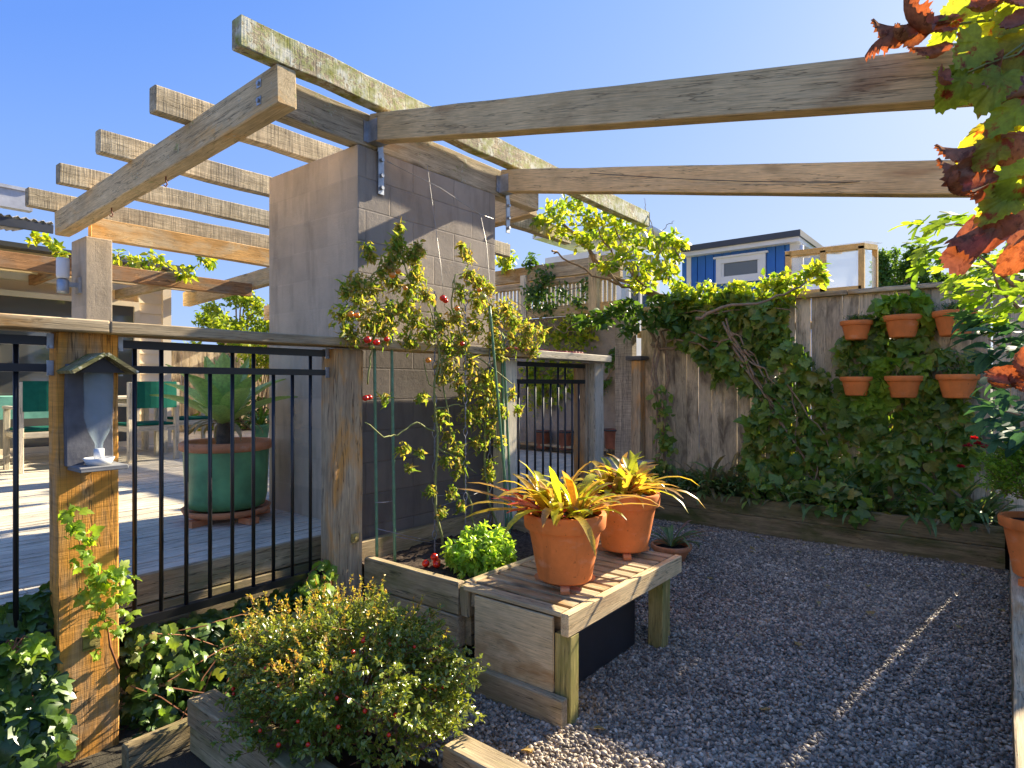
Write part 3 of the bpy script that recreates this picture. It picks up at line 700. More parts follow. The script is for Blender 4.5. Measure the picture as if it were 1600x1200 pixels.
# ================= paling fence =================
pf = thing('paling_fence', 'weathered vertical paling fence behind the hanging pots and climbers', 'fence', (6.85, 1.2, 0))
y = -1.5; gaps = {}
while y < 3.42:
    w = random.uniform(.135, .152); 
    gap = random.choice((.002, .003, .006, .009, .004))
    if -.8 < y < .6: gap = .0012
    if y < .082 and y+w > .06: w = .082-y; gap = .016
    board('paling', (6.80+random.uniform(-.003, .003), y+w/2, .25), (6.80, y+w/2, 2.37), w, .02, W_FENCE, pf, .002, .001, up=(1,0,0)); y += w+gap
for yy in ((-1.5, 1.2), (1.203, 3.5)): board('cap_rail', (6.79, yy[0], 2.395), (6.79, yy[1], 2.395), .11, .045, W_GREY, pf, .005)
for z in (.6, 2.1): board('rail', (6.85, -1.5, z), (6.85, 3.5, z), .06, .08, W_GREY, pf, .004)
fpb = board('post', (6.72, 3.60, -.02), (6.72, 3.60, 2.42), .12, .23, wood('grey_sawn_post', (.17,.155,.14), (.34,.31,.28), None, sawn=.7), pf, .005, up=(0,1,0))
board('post', (6.70, 3.42, -.02), (6.70, 3.42, 1.78), .13, .12, W_POST, pf, .005)
board('post_cap', (6.70, 3.43, 1.785), (6.70, 3.43, 1.83), .24, .2, plain('slate_cap', (.09,.09,.09), .7), pf, .004)

# screen wall and lattice on the deck side
sw = thing('screen_wall', 'patchy masonry wall with a timber lattice top behind the gate', 'wall', (6.85, 6, 0))
m, nt, b = new_mat('patchy_render'); v = coords(nt, 'Object', False)
c_ = ramp(nt, noise(nt, v, 2.4, 8, .65), [(.3, (.16,.13,.10)), (.5, (.30,.255,.205)), (.7, (.38,.33,.27))])
nt.links.new(c_, b.inputs['Base Color']); b.inputs['Roughness'].default_value = .95; bump(nt, b, noise(nt, v, 20, 8, .7), .9, .02)
mb = MB(); mb.box((6.86, 3.7, -.02), (7.0, 12, 2.40)); o = mb.build('wall_body', m, sw)
board('rail', (6.82, 3.71, 2.47), (6.82, 12, 2.47), .09, .13, W_BEAR, sw, .005)
board('rail', (6.82, 3.71, 2.86), (6.82, 12, 2.86), .08, .08, W_GREY, sw, .005)
board('top_beam', (6.84, 3.71, 3.02), (6.84, 12, 3.02), .1, .2, W_GREY, sw, .005)
mb = MB(); y = 3.8
while y < 9: mb.box((6.83, y, 2.52), (6.85, y+.035+random.uniform(0, .01), 2.84)); y += .066
o = mb.build('lattice', W_WHITE, sw); kind(o, 'stuff')
board('post', (6.62, 3.98, 2.4), (6.62, 3.98, 3.1), .09, .12, W_GREY, sw)
for y in (5.2, 7.4): board('post', (6.80, y, 2.4), (6.80, y, 3.0), .09, .1, W_WHITE, sw)
bfn = thing('back_fence', 'tan timber fence at the far end of the deck', 'fence', (6, 12.1, 0))
for i in range(30): board('paling', (3.9+i*.152, 12.1, .4), (3.9+i*.152, 12.1, 2.25), .145, .02, W_FENCE, bfn, .002, .001, seg=2)

# ================= house on the deck =================
hs = thing('weatherboard_house', 'cream weatherboard house with glazed doors at the back of the deck', 'house', (2, 10.2, .6))
mb = MB(); z = .6
while z < 3.25:
    for a, b_ in ((-3, 1.0), (3.68, 4.06)) if z < 2.72 else ((-3, 4.06),):
        mb.hull([(a,9.972,z),(b_,9.972,z),(b_,10.1,z),(a,10.1,z),(a,9.992,z+.15),(b_,9.992,z+.15),(b_,10.1,z+.15),(a,10.1,z+.15)])
    z += .15
mb.build('cladding', M_TRIM, hs)
mb = MB(); mb.box((-3,10.1,.5),(4.05,14,3.3)); mb.build('wall_core', M_TRIM, hs)
mb = MB(); mb.box((4.0,9.94,.6),(4.12,10.15,3.2)); mb.build('corner_board', M_TRIM, hs)
mb = MB(); mb.hull([(-3,9.6,3.2),(4.3,9.6,3.2),(4.3,14.5,3.55),(-3,14.5,3.55),(-3,9.6,3.26),(4.3,9.6,3.26),(4.3,14.5,3.62),(-3,14.5,3.62)]); rf = mb.build('roof', M_ROOF, hs)
def glazed(x0, x1, z0, z1, panes, y=9.97):
    f = MB(); t = .07
    f.box((x0, y-.03, z0), (x0+t, y+.04, z1)); f.box((x1-t, y-.03, z0), (x1, y+.04, z1)); f.box((x0+t, y-.03, z1-t), (x1-t, y+.04, z1)); f.box((x0+t, y-.03, z0), (x1-t, y+.04, z0+t))
    w = (x1-x0-2*t)/panes
    for i in range(1, panes): f.box((x0+t+i*w-.045, y-.015, z0+t), (x0+t+i*w+.045, y+.03, z1-t))
    o = f.build('glazed_door', M_TRIM, hs)
    p = MB(); p.box((x0+t, y+.012, z0+t), (x1-t, y+.02, z1-t)); p.build('pane', M_GLASS, o)
glazed(1.0, 3.0, .6, 2.70, 2); glazed(3.02, 3.68, .6, 2.70, 1)
# veranda roof at upper left
mb = MB(); V = []; F = []; nx = 160
for i in range(nx+1):
    x = -1.5+i*3.75/nx; zz = .018*math.sin(x*2*math.pi/.076)
    V += [(x, 8.5, 3.34+zz), (x, 10.2, 3.52+zz)]
for i in range(nx): F.append((2*i, 2*i+2, 2*i+3, 2*i+1))
vr = mesh('veranda_roof', V, F, plain('corrugated_sheet', (.42,.40,.36), .6), hs, True)
md = vr.modifiers.new('s', 'SOLIDIFY'); md.thickness = .006
board('fascia', (-1.5, 8.52, 3.27), (2.25, 8.52, 3.27), .03, .10, M_ROOF, hs); 
mb = MB(); mb.box((-1.5, 8.36, 3.40), (2.02, 8.48, 3.60)); mb.box((-1.5,8.34,3.60),(2.02,8.49,3.635)); mb.build('gutter', plain('grey_gutter', (.5,.51,.53), .4), hs)

# ================= neighbours =================
bh = thing('blue_house', 'blue weatherboard house with white framed window over the fence', 'house', (13.5, 4.3, 0))
mb = MB(); y = 3.25
while y < 5.45: mb.box((12.99, y, 0), (13.1, y+.160, 4.30)); mb.box((13.0, y+.07, 0), (13.02, y+.078, 4.30)) if 0 else None; y += .18
mb.box((13.02, 3.2, 0), (14.9, 5.45, 4.3)); mb.build('wall', M_NAVY, bh)
mb = MB(); mb.hull([(12.8,3.12,4.27),(12.8,5.5,4.27),(15,5.5,4.27),(15,3.12,4.27),(12.8,3.12,4.36),(12.8,5.5,4.36),(15,5.5,4.36),(15,3.12,4.36)]); mb.box((12.98,3.12,0),(13.03,3.33,4.27)); mb.box((12.975,5.36,0),(13.02,5.46,4.27)); mb.build('trim', M_WHITE, bh)
mb = MB(); mb.box((12.75,3.08,4.36),(15,5.5,4.48)); mb.build('roof', M_ROOF, bh)
a = atx(1120, 404, 13.0); c = atx(1197, 433, 13.0)
y1, y0 = a.y, c.y; z1 = a.z-.02; z0 = z1-.50
mb = MB(); t = .11
for lo, hi in (((12.95,y0,z0),(13.0,y0+t,z1)), ((12.95,y1-t,z0),(13.0,y1,z1)), ((12.95,y0+t,z1-t),(13.0,y1-t,z1)), ((12.95,y0+t,z0),(13.0,y1-t,z0+t)), ((12.92,y0-.05,z0-.04),(13.0,y1+.05,z0-.001)), ((12.92,y0-.05,z1+.001),(13.0,y1+.05,z1+.04))): mb.box(lo, hi)
w = mb.build('window', M_WHITE, bh); mb = MB(); mb.box((12.985,y0+t,z0+t),(13.0,y1-t,z1-t)); mb.build('pane', M_GLASS, w)
mb = MB(); mb.box((12.97,y0+t,z0+t),(12.984,y0+t+.05,z1-t)); mb.box((12.97,y1-t-.05,z0+t),(12.984,y1-t,z1-t)); mb.build('sash', M_WHITE, w)
wh = thing('white_house', 'white eaves and gutter of the neighbouring house left of the blue wall', 'house', (11.5, 6.5, 0))
mb = MB(); mb.box((11.2, 6.1, 0), (12.99, 8, 4.3)); mb.build('wall', M_WHITE, wh)
mb = MB(); mb.box((11.0,5.62,4.44),(13.2,6.1,4.47)); mb.box((11.0,5.55,4.40),(13.2,5.62,4.55)); mb.build('soffit', M_WHITE, wh)
mb = MB(); mb.tube([(10.9,5.5,4.57),(13.2,5.5,4.57)], .075, 10); mb.build('gutter', M_WHITE, wh, True)
mb = MB(); mb.hull([(11,5.6,4.56),(13.2,5.6,4.56),(13.2,8.2,4.72),(11,8.2,4.72),(11,5.6,4.62),(13.2,5.6,4.62),(13.2,8.2,4.80),(11,8.2,4.80)]); mb.build('roof', plain('pale_roofing', (.62,.62,.60), .6), wh)
mb = MB(); 
for x in (11.4, 11.9, 12.4): mb.box((x,6.03,3.1),(x+.08,6.1,4.3))
mb.box((11.4,6.03,4.05),(12.48,6.1,4.15)); o = mb.build('window', M_WHITE, wh); mb = MB(); mb.box((11.48,6.07,3.15),(12.4,6.095,4.05)); mb.build('pane', M_GLASS, o)
mb = MB(); mb.tube([(12.93, 3.10, 4.2), (12.93, 3.10, .2)], .04, 8); mb.build('downpipe', M_WHITE, bh, True)
lt = thing('garden_lean_to', 'timber framed clear-panelled lean-to beside the blue house', 'lean-to', (12.4, 2.5, 0))
def fr(p, q, w=.09): mb = MB(); mb.bar(p, q, w, w); return mb.build('frame_bar', W_ORNG2, lt)
W_ORNG2 = wood('new_pine', (.30,.19,.09), (.38,.26,.14), None, vary=.05)
W_ORNG2 = wood('new_pine', (.30,.19,.09), (.38,.26,.14), None, vary=.05)
zt = 3.86
for p, q in (((12.0,1.92,0),(12.0,1.92,zt)), ((12.0,2.52,0),(12.0,2.52,zt)), ((12.0,3.10,0),(12.0,3.10,zt)), ((12.0,1.87,zt),(12.0,3.15,zt+.02)), ((12.0,1.92,3.14),(12.0,3.1,3.14)), ((12.0,1.92,zt),(13.4,1.92,zt+.22)), ((12.0,2.52,zt),(13.4,2.52,zt+.22)), ((12.0,3.1,zt),(13.4,3.1,zt+.22)), ((13.4,1.92,0),(13.4,1.92,zt+.2)), ((12.7,1.92,zt+.12),(12.7,3.1,zt+.12))): fr(p, q)
mb = MB(); mb.box((12.01,1.95,3.18),(12.02,2.48,zt-.05)); mb.box((12.01,2.56,3.18),(12.02,3.06,zt-.05)); mb.box((12.05,1.9,.3),(13.35,1.91,zt)); mb.build('clear_panel', M_POLY, lt)
mb = MB(); mb.hull([(11.9,1.8,zt+.05),(11.9,3.15,zt+.05),(13.5,3.15,zt+.30),(13.5,1.8,zt+.30),(11.9,1.8,zt+.06),(11.9,3.15,zt+.06),(13.5,3.15,zt+.31),(13.5,1.8,zt+.31)]); mb.build('roof_sheet', M_POLY, lt)

# ================= trees beyond =================
def tree(label, base, h, rw, n, lsize, mat, group=None, cat='tree', zs=.35, tm=[T_OVAL], trunk=True, name='tree', cone=False):
    t = thing(name, label, cat, base, group); P = []; D = []; Nn = []
    nb = max(8, n//120); cl = []
    for i in range(nb):
        a = random.uniform(0, 6.28); zz = random.uniform(zs, 1); r = rw*math.sqrt(random.random())*((1-zz)*1.1+.08 if cone else math.sin(math.pi*min(1, (zz-zs)/(1-zs)*.85+.12))*.9+.1)
        cl.append((base[0]+math.cos(a)*r, base[1]+math.sin(a)*r, base[2]+h*zz))
    m = MB(); 
    m.tube([base, (base[0]+.05, base[1], base[2]+h*.4), (base[0], base[1]+.05, base[2]+h*.85)], [h*.022, h*.016, h*.005], 7)
    for c in cl[:40]: m.tube([(base[0], base[1], base[2]+h*random.uniform(.25, .6)), ((base[0]+c[0])/2, (base[1]+c[1])/2, c[2]-h*.07), c], [h*.008, h*.005, h*.002], 5)
    m.build('trunk', M_VSTEM, t, True)
    for c in cl:
        k = n//nb; u = unit(k)*rng.uniform(.3, 1, (k, 1))*np.array([rw*.26, rw*.26, h*.07])*(1 if not cone else .8)
        P.append(np.array(c)+u); D.append(unit(k)+np.array([0, 0, -.2])); Nn.append(unit(k)+np.array([0, 0, .8]))
    leafmesh('crown', np.concatenate(P), np.concatenate(D), np.concatenate(Nn), rng.uniform(lsize*.7, lsize*1.2, sum(map(len, P))), tm, mat, t)
    return t
for i, (px, py, lab) in enumerate(((1378,412,'first'), (1398,406,'second'), (1420,404,'third'), (1443,402,'fourth'), (1468,410,''), (1500,400,''), (1540,392,''), (1585,385,''))):
    d = 15.+random.uniform(-.6, .6); c = atd(px, py, d)
    tree('conical green hedge tree beyond the fence at the right of the lean-to', (c.x, c.y, 0), c.z+.15, .8, 3200, .10, L_TREE, 'hedge trees beyond the fence', 'tree', .35, [T_OVAL, T_SMALL], cone=True, name='hedge_tree')
c = atd(372, 470, 14.5); tree('bright lime-green tree at the far end of the deck', (c.x, c.y, 0), c.z+.12, 1.0, 4200, .12, L_LIME, zs=.5)
c = atd(395, 560, 13.0); 
# shrub border at the end of the deck
for px, py, w, lb, mt in ((345, 640, .5, 'mid-green border shrub below the lime tree behind the agave', L_VINE), (385, 650, .55, 'green border shrub beside the pier at the end of the deck', L_DARKV), (405, 560, .45, 'climbing shrub on the far tan fence left of the pier', L_VINE), (318, 575, .35, 'yellow-green shrub above the orange pot on the far fence', L_LIME), (300, 660, .4, 'low green shrub behind the patio chairs', L_VINE)):
    c = atd(px, py, 12.0 if py > 600 else 12.2); P = c+Vector((0,0,0))
    n = 420; u = unit(n)*rng.uniform(.3, 1, (n, 1))*np.array([w, .3, w*.9]); t = thing('shrub', lb, 'shrub', (c.x, c.y, .6))
    leafmesh('foliage', np.array(c)+u, unit(n), unit(n)+np.array([0,-.3,.6]), rng.uniform(.07,.13,n), [T_OVAL, T_OVAL2], mt, t)
    m = MB()
    for k in range(6): m.tube([(c.x+random.uniform(-.1,.1), c.y, .6), (c.x+random.uniform(-w,w)*.7, c.y+random.uniform(-.2,.2), c.z+random.uniform(0,w*.5))], [.02,.006], 5)
    m.build('stem', M_VSTEM, t, True)

# ================= pots =================
def potprof(R1, R0, Hh, rim=.055, th=.02):
    return [(.001,0),(R0-.01,0),(R0,.008),(R1-.024*R1/.2, Hh-rim-.003),(R1-.006,Hh-rim),(R1-.002,Hh-rim+.008),(R1+.002,Hh-.01),(R1-.003,Hh),(R1-th,Hh),(R1-th-.004,Hh-rim),(R0-.02+.0,.06),(.001,.05)]
def pot(name, parent, c, R1, R0, Hh, mat, rim=.055, th=.02, soil=.035, n=48):
    m = MB(); m.lathe(potprof(R1, R0, Hh, rim, th), c, n, .0008); o = m.build(name, mat, parent, True)
    e = o.modifiers.new('e', 'EDGE_SPLIT'); e.split_angle = R(38)
    m = MB(); prof = [(.001, Hh-soil+.006), (R1*.4, Hh-soil+.004), (R1-th-.002, Hh-soil)]; m.lathe(prof, c, 24, .01); m.build('soil', M_SOIL, parent, False)
    return o
pots = []
for (cx, cy, lab, sd, RR) in ((2.60, 1.735, 'large terracotta pot of yellow bromeliads at the near end of the bench', 3, 14), (3.30, 1.775, 'terracotta pot of yellow bromeliads at the far end of the bench', 8, 14)):
    random.seed(sd)
    t = thing('potted_bromeliad', lab, 'potted plant', (cx, cy, .49), 'terracotta bromeliad pots on the bench')
    zf = .49+.032
    pot('pot', t, (cx, cy, zf), .207, .135, .335, M_TERRA, .075, .022, .03)
    for k in range(3):
        a = -2.55+k*2.1; fx, fy = cx+math.cos(a)*.115, cy+math.sin(a)*.115
        m = MB(); dx, dy = math.cos(a), math.sin(a)
        q = []
        for (r0, z0) in ((-.045,.491),(.045,.491),(.055,.51),(.045,.5215),(-.045,.5215)): q.append((r0, z0))
        V = []; 
        for s in (-.022, .022): V += [(fx+dx*r-dy*s, fy+dy*r+dx*s, zz) for r, zz in q]
        mesh('pot_foot', V, [(0,1,2,3,4),(9,8,7,6,5)]+[(i, i+5, (i+1)%5+5, (i+1)%5) for i in range(5)], M_TERR2, t)
    top = zf+.30
    k = 0
    for (dx, dy, nn) in ((-.07,.05,20), (.08,-.02,20), (.0,-.08,18), (.05,.08,18), (-.1,-.04,14)):
        straps('leaves', (cx+dx, cy+dy, top), nn, (.19,.36), (.028,.050), L_BROM, t, (32,84), .9, .02)
    straps('leaves', (cx-.02, cy-.0, top), 7, (.42,.55), (.03,.042), L_BROM, t, (15,45), .7, .02)
    straps('heart', (cx-.1, cy-.03, top+.02), 9, (.09,.15), (.024,.034), L_BRED, t, (5,60), 1.0, .02)
    if sd == 3: straps('red_leaves', (cx-.1, cy-.02, top+.02), 6, (.24,.36), (.034,.048), L_BRED, t, (20,42), .4, .03, az=[2.3, 2.7, 2.0, 2.5, 3.0])
    if sd == 3: straps('leaves', (cx-.08, cy+.04, top), 3, (.42,.5), (.026,.036), L_BROM, t, (28,40), .55, .02, az=[2.3, 2.1, 2.5])
    pots.append(t)
random.seed(11)
t = thing('potted_bromeliad', 'shallow terracotta bowl of reddish bromeliad on the pebbles behind the bench', 'potted plant', (4.95, 2.22, 0))
pot('bowl', t, (4.95, 2.22, 0), .17, .11, .14, M_TERR2, .04)
straps('leaves', (4.95, 2.22, .12), 20, (.2,.34), (.02,.03), L_BDARK, t, (20,80), 1.0, .03); straps('leaves', (4.95, 2.22, .12), 9, (.35,.5), (.018,.028), leafmat('pink_strap', [(.28,.13,.09),(.35,.2,.14),(.2,.14,.07)], .3), t, (10,45), .8, .03, az=[-1.2,-.8,-.4,0])
# green glazed pot with agave
ax, ay = 2.03, 4.05
t = thing('potted_agave', 'big agave in a green glazed pot with terracotta saucer on the deck', 'potted plant', (ax, ay, .6))
zs = .665
m = MB(); m.lathe([(.001,.02),(.20,.02),(.235,.035),(.25,.1),(.262,.40),(.262,.415)], (ax, ay, zs), 56); m.build('pot', M_GLAZE, t, True)
m = MB(); m.lathe([(.262,.40),(.285,.41),(.285,.45),(.27,.46),(.245,.455),(.24,.36),(.001,.36)], (ax, ay, zs), 56); m.build('pot_rim', M_TERR2, t, True)
m = MB(); m.lathe([(.001,.0),(.22,.0),(.255,.012),(.275,.05),(.262,.05),(.24,.02),(.001,.019)], (ax, ay, zs-.025), 48); m.build('saucer', M_TERR2, t, True)
for k in range(4):
    a = -2.9+k*1.45; m = MB(); m.bar((ax+math.cos(a)*.17, ay+math.sin(a)*.17, .621), (ax+math.cos(a)*.29, ay+math.sin(a)*.29, .621), .07, .038); m.build('pot_foot', M_TERR2, t)
m = MB(); m.lathe([(.05,.0),(.047,.04),(.052,.06),(.046,.1),(.05,.13),(.044,.17),(.04,.22)], (ax-.02, ay, zs+.36), 14, .05); m.build('trunk', plain('agave_trunk', (.10,.085,.06), .9, 0, 30, .4, .5), t, True)
V = []; F = []
for i in range(21):   # broad thick rosette leaves
    a = i*2.39996; e = R(84-i*3.0); L = .40+.10*min(1, i/9)+random.uniform(-.02,.03); w = .078 if i > 2 else .055
    cx, cy, cz = ax-.02, ay, zs+.60-.002*i; seg = 9; o = len(V)
    p = Vector((cx, cy, cz)); sd = Vector((-math.sin(a), math.cos(a), 0))
    for s in range(seg+1):
        tt = s/seg; ee = e-.55*tt*tt*(1 if i > 8 else .2)+.12*tt; d = Vector((math.cos(a)*math.cos(ee), math.sin(a)*math.cos(ee), math.sin(ee)))
        if s: p = p+d*L/seg
        ww = w*(.45+1.1*math.sin(min(1, tt/.55)*math.pi/2)*.5)*(1 if tt < .55 else max(0.02, math.cos((tt-.55)/.45*math.pi/2)))
        up = d.cross(sd)*-1; up = up if up.z > 0 else -up
        V += [p+sd*ww+up*ww*.35, p+sd*ww*.5+up*ww*.08, p-up*.006, p-sd*ww*.5+up*ww*.08, p-sd*ww+up*ww*.35]
    for s in range(seg):
        for k in range(4): q = o+s*5+k; F.append((q, q+1, q+6, q+5))
mesh('leaves', V, F, L_AGAVE, t, True)
straps('dry_leaves', (ax-.02, ay, zs+.58), 9, (.2,.32), (.025,.045), leafmat('dry_strap', [(.42,.34,.2),(.3,.24,.13)], .2, .8), t, (-10,15), 1.0, .02)
# copper pots on the screen wall and deck-end pots
cp0 = None
for px, py, yy in ((848, 687, None), (884, 688, None), (957, 686, None)):
    p = atx(px, py, 6.72)
    if cp0 is None:
        t = thing('copper_pot', 'x', 'pot', (p.x, p.y, p.z), 'copper pots along the screen wall')
        m = MB(); m.lathe([(.001,-.12),(.085,-.12),(.09,-.11),(.1,.10),(.108,.105),(.108,.12),(.098,.12),(.09,-.08),(.001,-.08)], (p.x, p.y, p.z), 28); m.build('vessel', M_COPP, t, True)
        m = MB(); m.lathe([(.109,.10),(.113,.105),(.113,.122),(.106,.124)], (p.x, p.y, p.z), 28); m.build('rim', M_BLACK, t, True)
        cp0 = t; t['label'] = 'copper pot seen through the steel gate, left of the pair'
    else:
        dup(cp0, (p.x, p.y, p.z), 0, 'copper pot seen through the steel gate, beside the gate post' if px < 900 else 'dark copper pot between the gate post and the fence post')
board('shelf', (6.74, 3.8, .69), (6.74, 7, .69), .22, .03, W_GREY, sw)
p = atd(297, 560, 11.9); t = thing('hanging_pot', 'orange clay pot hung on the far tan fence at the deck end', 'pot', p)
pot('pot', t, (p.x, p.y, p.z-.1), .16, .11, .24, M_TERRA, .05); straps('leaves', (p.x, p.y, p.z+.12), 22, (.2,.4), (.015,.03), L_LIME, t, (20,85), .8, .05)
p = atd(407, 672, 9.6); t = thing('deck_pot', 'small green glazed pot with dark plant at the pier edge on the deck', 'potted plant', (p.x, p.y, .6))
pot('pot', t, (p.x, p.y, .605), .15, .10, .27, M_GLAZE, .05); straps('leaves', (p.x, p.y, .85), 26, (.25,.45), (.03,.05), L_DARKV, t, (25,85), .9, .05)

# six pots on the paling fence
wp0 = None
labs = ['terracotta half pot at upper left of the six on the fence, with dry twigs', 'terracotta half pot at upper middle of the six on the fence', 'terracotta half pot at upper right of the six, the widest looking',
        'terracotta half pot at lower left of the six, half hidden by ivy', 'terracotta half pot at lower middle of the six, among ivy', 'terracotta half pot at lower right of the six on the fence']
for i, (px, py, w) in enumerate(((1338,516,42), (1410,510,50), (1492,505,54), (1338,603,44), (1412,604,49), (1496,603,51))):
    p = atx(px, py, 6.62)
    if wp0 is None:
        t = thing('wall_pot', labs[0], 'wall pot', p, 'terracotta pots hung on the paling fence')
        pot('pot', t, (p.x, p.y, p.z-.10), .15, .10, .195, M_TERRA, .045, .015, .03)
        m = MB(); m.bar((p.x+.13, p.y, p.z+.02), (p.x+.19, p.y, p.z+.02), .03, .02); m.build('hook', M_GALV, t)
        m = MB()
        for k in range(26):
            a = random.uniform(0, 6.28); r = random.uniform(0, .11); q = Vector((p.x+r*math.cos(a), p.y+r*math.sin(a), p.z+.06))
            m.tube([q, q+Vector((random.uniform(-.03,.03), random.uniform(-.03,.03), .05)), q+Vector((random.uniform(-.07,.07), random.uniform(-.07,.07), random.uniform(.07,.14)))], [.002,.0016,.001], 4)
        m.build('dry_plant', M_VSTEM, t)
        n_ = 130; u = unit(n_)*rng.uniform(.1, 1, (n_, 1))*np.array([.11, .13, .05]); leafmesh('foliage', np.array([p.x, p.y, p.z+.12])+u, unit(n_)+np.array([0,0,.5]), unit(n_)+np.array([0,0,.5]), rng.uniform(.025,.05,n_), [T_OVAL, T_NARROW], L_DARKV, t)
        wp0 = t
    else: dup(wp0, p, random.uniform(-.1, .1) if 0 else 0, labs[i], w/48*(1 if i != 3 else 1))
wp0.scale = (.92,)*3

# ================= patio furniture =================
def chair():
    t = thing('patio_chair', 'x', 'chair', (0,0,0), 'silvered timber chairs with green canvas on the deck')
    for sx in (-1, 1):
        board('leg', (sx*.26, -.24, 0), (sx*.26, -.24, .92), .05, .05, W_WHITE, t, .004); board('leg', (sx*.26, .26, 0), (sx*.26, .26, .64), .05, .05, W_WHITE, t, .004)
        board('arm', (sx*.26, -.22, .655), (sx*.26, .32, .655), .06, .03, W_WHITE, t, .004); board('side_rail', (sx*.26, -.215, .38), (sx*.26, .235, .38), .03, .06, W_WHITE, t, .004)
    board('front_rail', (-.235, .26, .38), (.235, .26, .38), .03, .06, W_WHITE, t, .004); board('back_rail', (-.235, -.24, .38), (.235, -.24, .38), .03, .06, W_WHITE, t, .004)
    m = MB(); m.box((-.24, -.22, .412), (.24, .25, .445)); o = m.build('seat', M_CLOTH, t); bv = o.modifiers.new('b', 'BEVEL'); bv.width = .015; bv.segments = 3
    V = []; F = []
    for i in range(9):
        u = i/8; x = -.245+.49*u; y = -.275-.035*math.sin(u*math.pi)
        V += [(x, y, .62), (x, y, .93), (x, y+.012, .93), (x, y+.012, .62)]
    for i in range(8):
        for k in range(4): a = i*4+k; b_ = i*4+(k+1) % 4; F.append((a, b_, b_+4, a+4))
    F += [(3,2,1,0), (32,33,34,35)]
    mesh('backrest', V, F, M_CLOTH, t, False)
    return t
ch = chair(); ch.location = (2.02, 7.95, .6); ch['label'] = 'green-backed patio chair seen just left of the near fence post'
dup(ch, (3.03, 8.05, .6), .05, 'green-backed patio chair seen just right of the near fence post')
dup(ch, (1.30, 8.1, .6), -.1, 'green-backed patio chair cut by the left edge of the picture')
dup(ch, (3.95, 8.9, .6), 1.45, 'patio chair at the table end, seen side-on behind the agave leaves')
t = thing('patio_table', 'silvered slatted patio table between the green-backed chairs', 'table', (2.4, 8.85, .6))
for i in range(7): board('slat', (1.2, 8.5+i*.115, 1.33), (3.6, 8.5+i*.115, 1.33), .1, .03, W_WHITE, t, .003)
for x in (1.35, 3.45):
    for y in (8.56, 9.14): board('leg', (x, y, .6), (x, y, 1.31), .07, .07, W_WHITE, t, .004)
m = MB(); m.box((1.15, 8.42, 1.352), (2.5, 9.25, 1.362)); m.box((1.15, 8.40, 1.12), (2.5, 8.418, 1.362)); tag(m.build('tablecloth', plain('pale_green_cloth', (.16,.42,.32), .9), None), 'green cloth over the left half of the patio table', 'tablecloth')
board('apron', (1.35, 8.52, 1.27), (3.45, 8.52, 1.27), .03, .08, W_WHITE, t)

# ================= climbers on the fence =================
def wallclimb(name, label, cat, polys, x, n, size, mat, tm, thick=.12, down=.6, px_plane=None, stems=6, stemmat=None, group=None, seedclumps=0, poly_is_px=True):
    t = None; P = []; 
    for poly in polys:
        w = [atx(a, b, x) for a, b in poly] if poly_is_px else poly
        q = [(v.y, v.z) for v in w] if poly_is_px else poly
        a = np.array(q); lo, hi = a.min(0), a.max(0); area = 0
        c = rng.uniform(lo, hi, (n*4, 2)); c = c[inpoly(c, q)]
        # clumpy density
        dn = np.sin(c[:, 0]*9+x)*np.sin(c[:, 1]*8+1)+.6*np.sin(c[:, 0]*23)*np.sin(c[:, 1]*19+2)
        c = c[rng.random(len(c)) < .5+.5*np.clip(dn+.5, -1, 1)][:n//len(polys)]
        P.append(np.column_stack([x-rng.uniform(0, thick, len(c))*(1+.5*np.sin(c[:, 0]*7)*np.sin(c[:, 1]*6)), c]))
    P = np.concatenate(P); k = len(P)
    D = unit(k)*.8+np.array([-.35, 0, -down]); Nn = unit(k)*.85+np.array([-1, -.1, .5])
    t = thing(name, label, cat, (x, float(P[:, 1].mean()), 0), group)
    leafmesh('foliage', P, D, Nn, size*(.4+.95*rng.random(k)**1.4), tm, mat, t)
    return t, P
poly1 = [(1040,468),(1075,452),(1110,462),(1150,455),(1200,468),(1243,462),(1228,515),(1262,555),(1292,580),(1305,610),(1330,655),(1322,700),(1345,745),(1335,800),(1270,780),(1250,795),(1215,770),(1170,770),(1165,715),(1172,650),(1190,628),(1150,590),(1118,600),(1095,560),(1045,535)]
iv1, P1 = wallclimb('ivy', 'dark ivy mass spreading down the fence left of the hanging pots', 'climber', [poly1], 6.78, 2200, .115, L_IVY, [T_IVY, T_IVY2], .13)
poly2 = [(1308,545),(1350,500),(1385,470),(1440,452),(1462,500),(1448,560),(1480,540),(1522,560),(1522,640),(1530,700),(1510,760),(1490,810),(1400,800),(1335,800),(1322,720),(1335,670),(1318,620)]
iv2, P2 = wallclimb('ivy', 'ivy growing around the six hanging terracotta pots', 'climber', [poly2], 6.78, 1900, .115, L_IVY, [T_IVY, T_IVY2], .12)
poly2b = [(1370,560),(1440,555),(1500,590),(1440,610),(1380,640),(1335,640),(1340,590)]
wb, _ = wallclimb('ivy', 'x', 'climber', [poly2b, [(1375,470),(1445,458),(1450,500),(1380,510)]], 6.66, 420, .115, L_IVYB, [T_IVY], .05)
for ch_ in list(wb.children): 
    w_ = ch_.location+wb.location; ch_.parent = iv2; ch_.location = w_-iv2.location; ch_.name = 'bright_foliage'
bpy.data.objects.remove(wb)
m = MB()
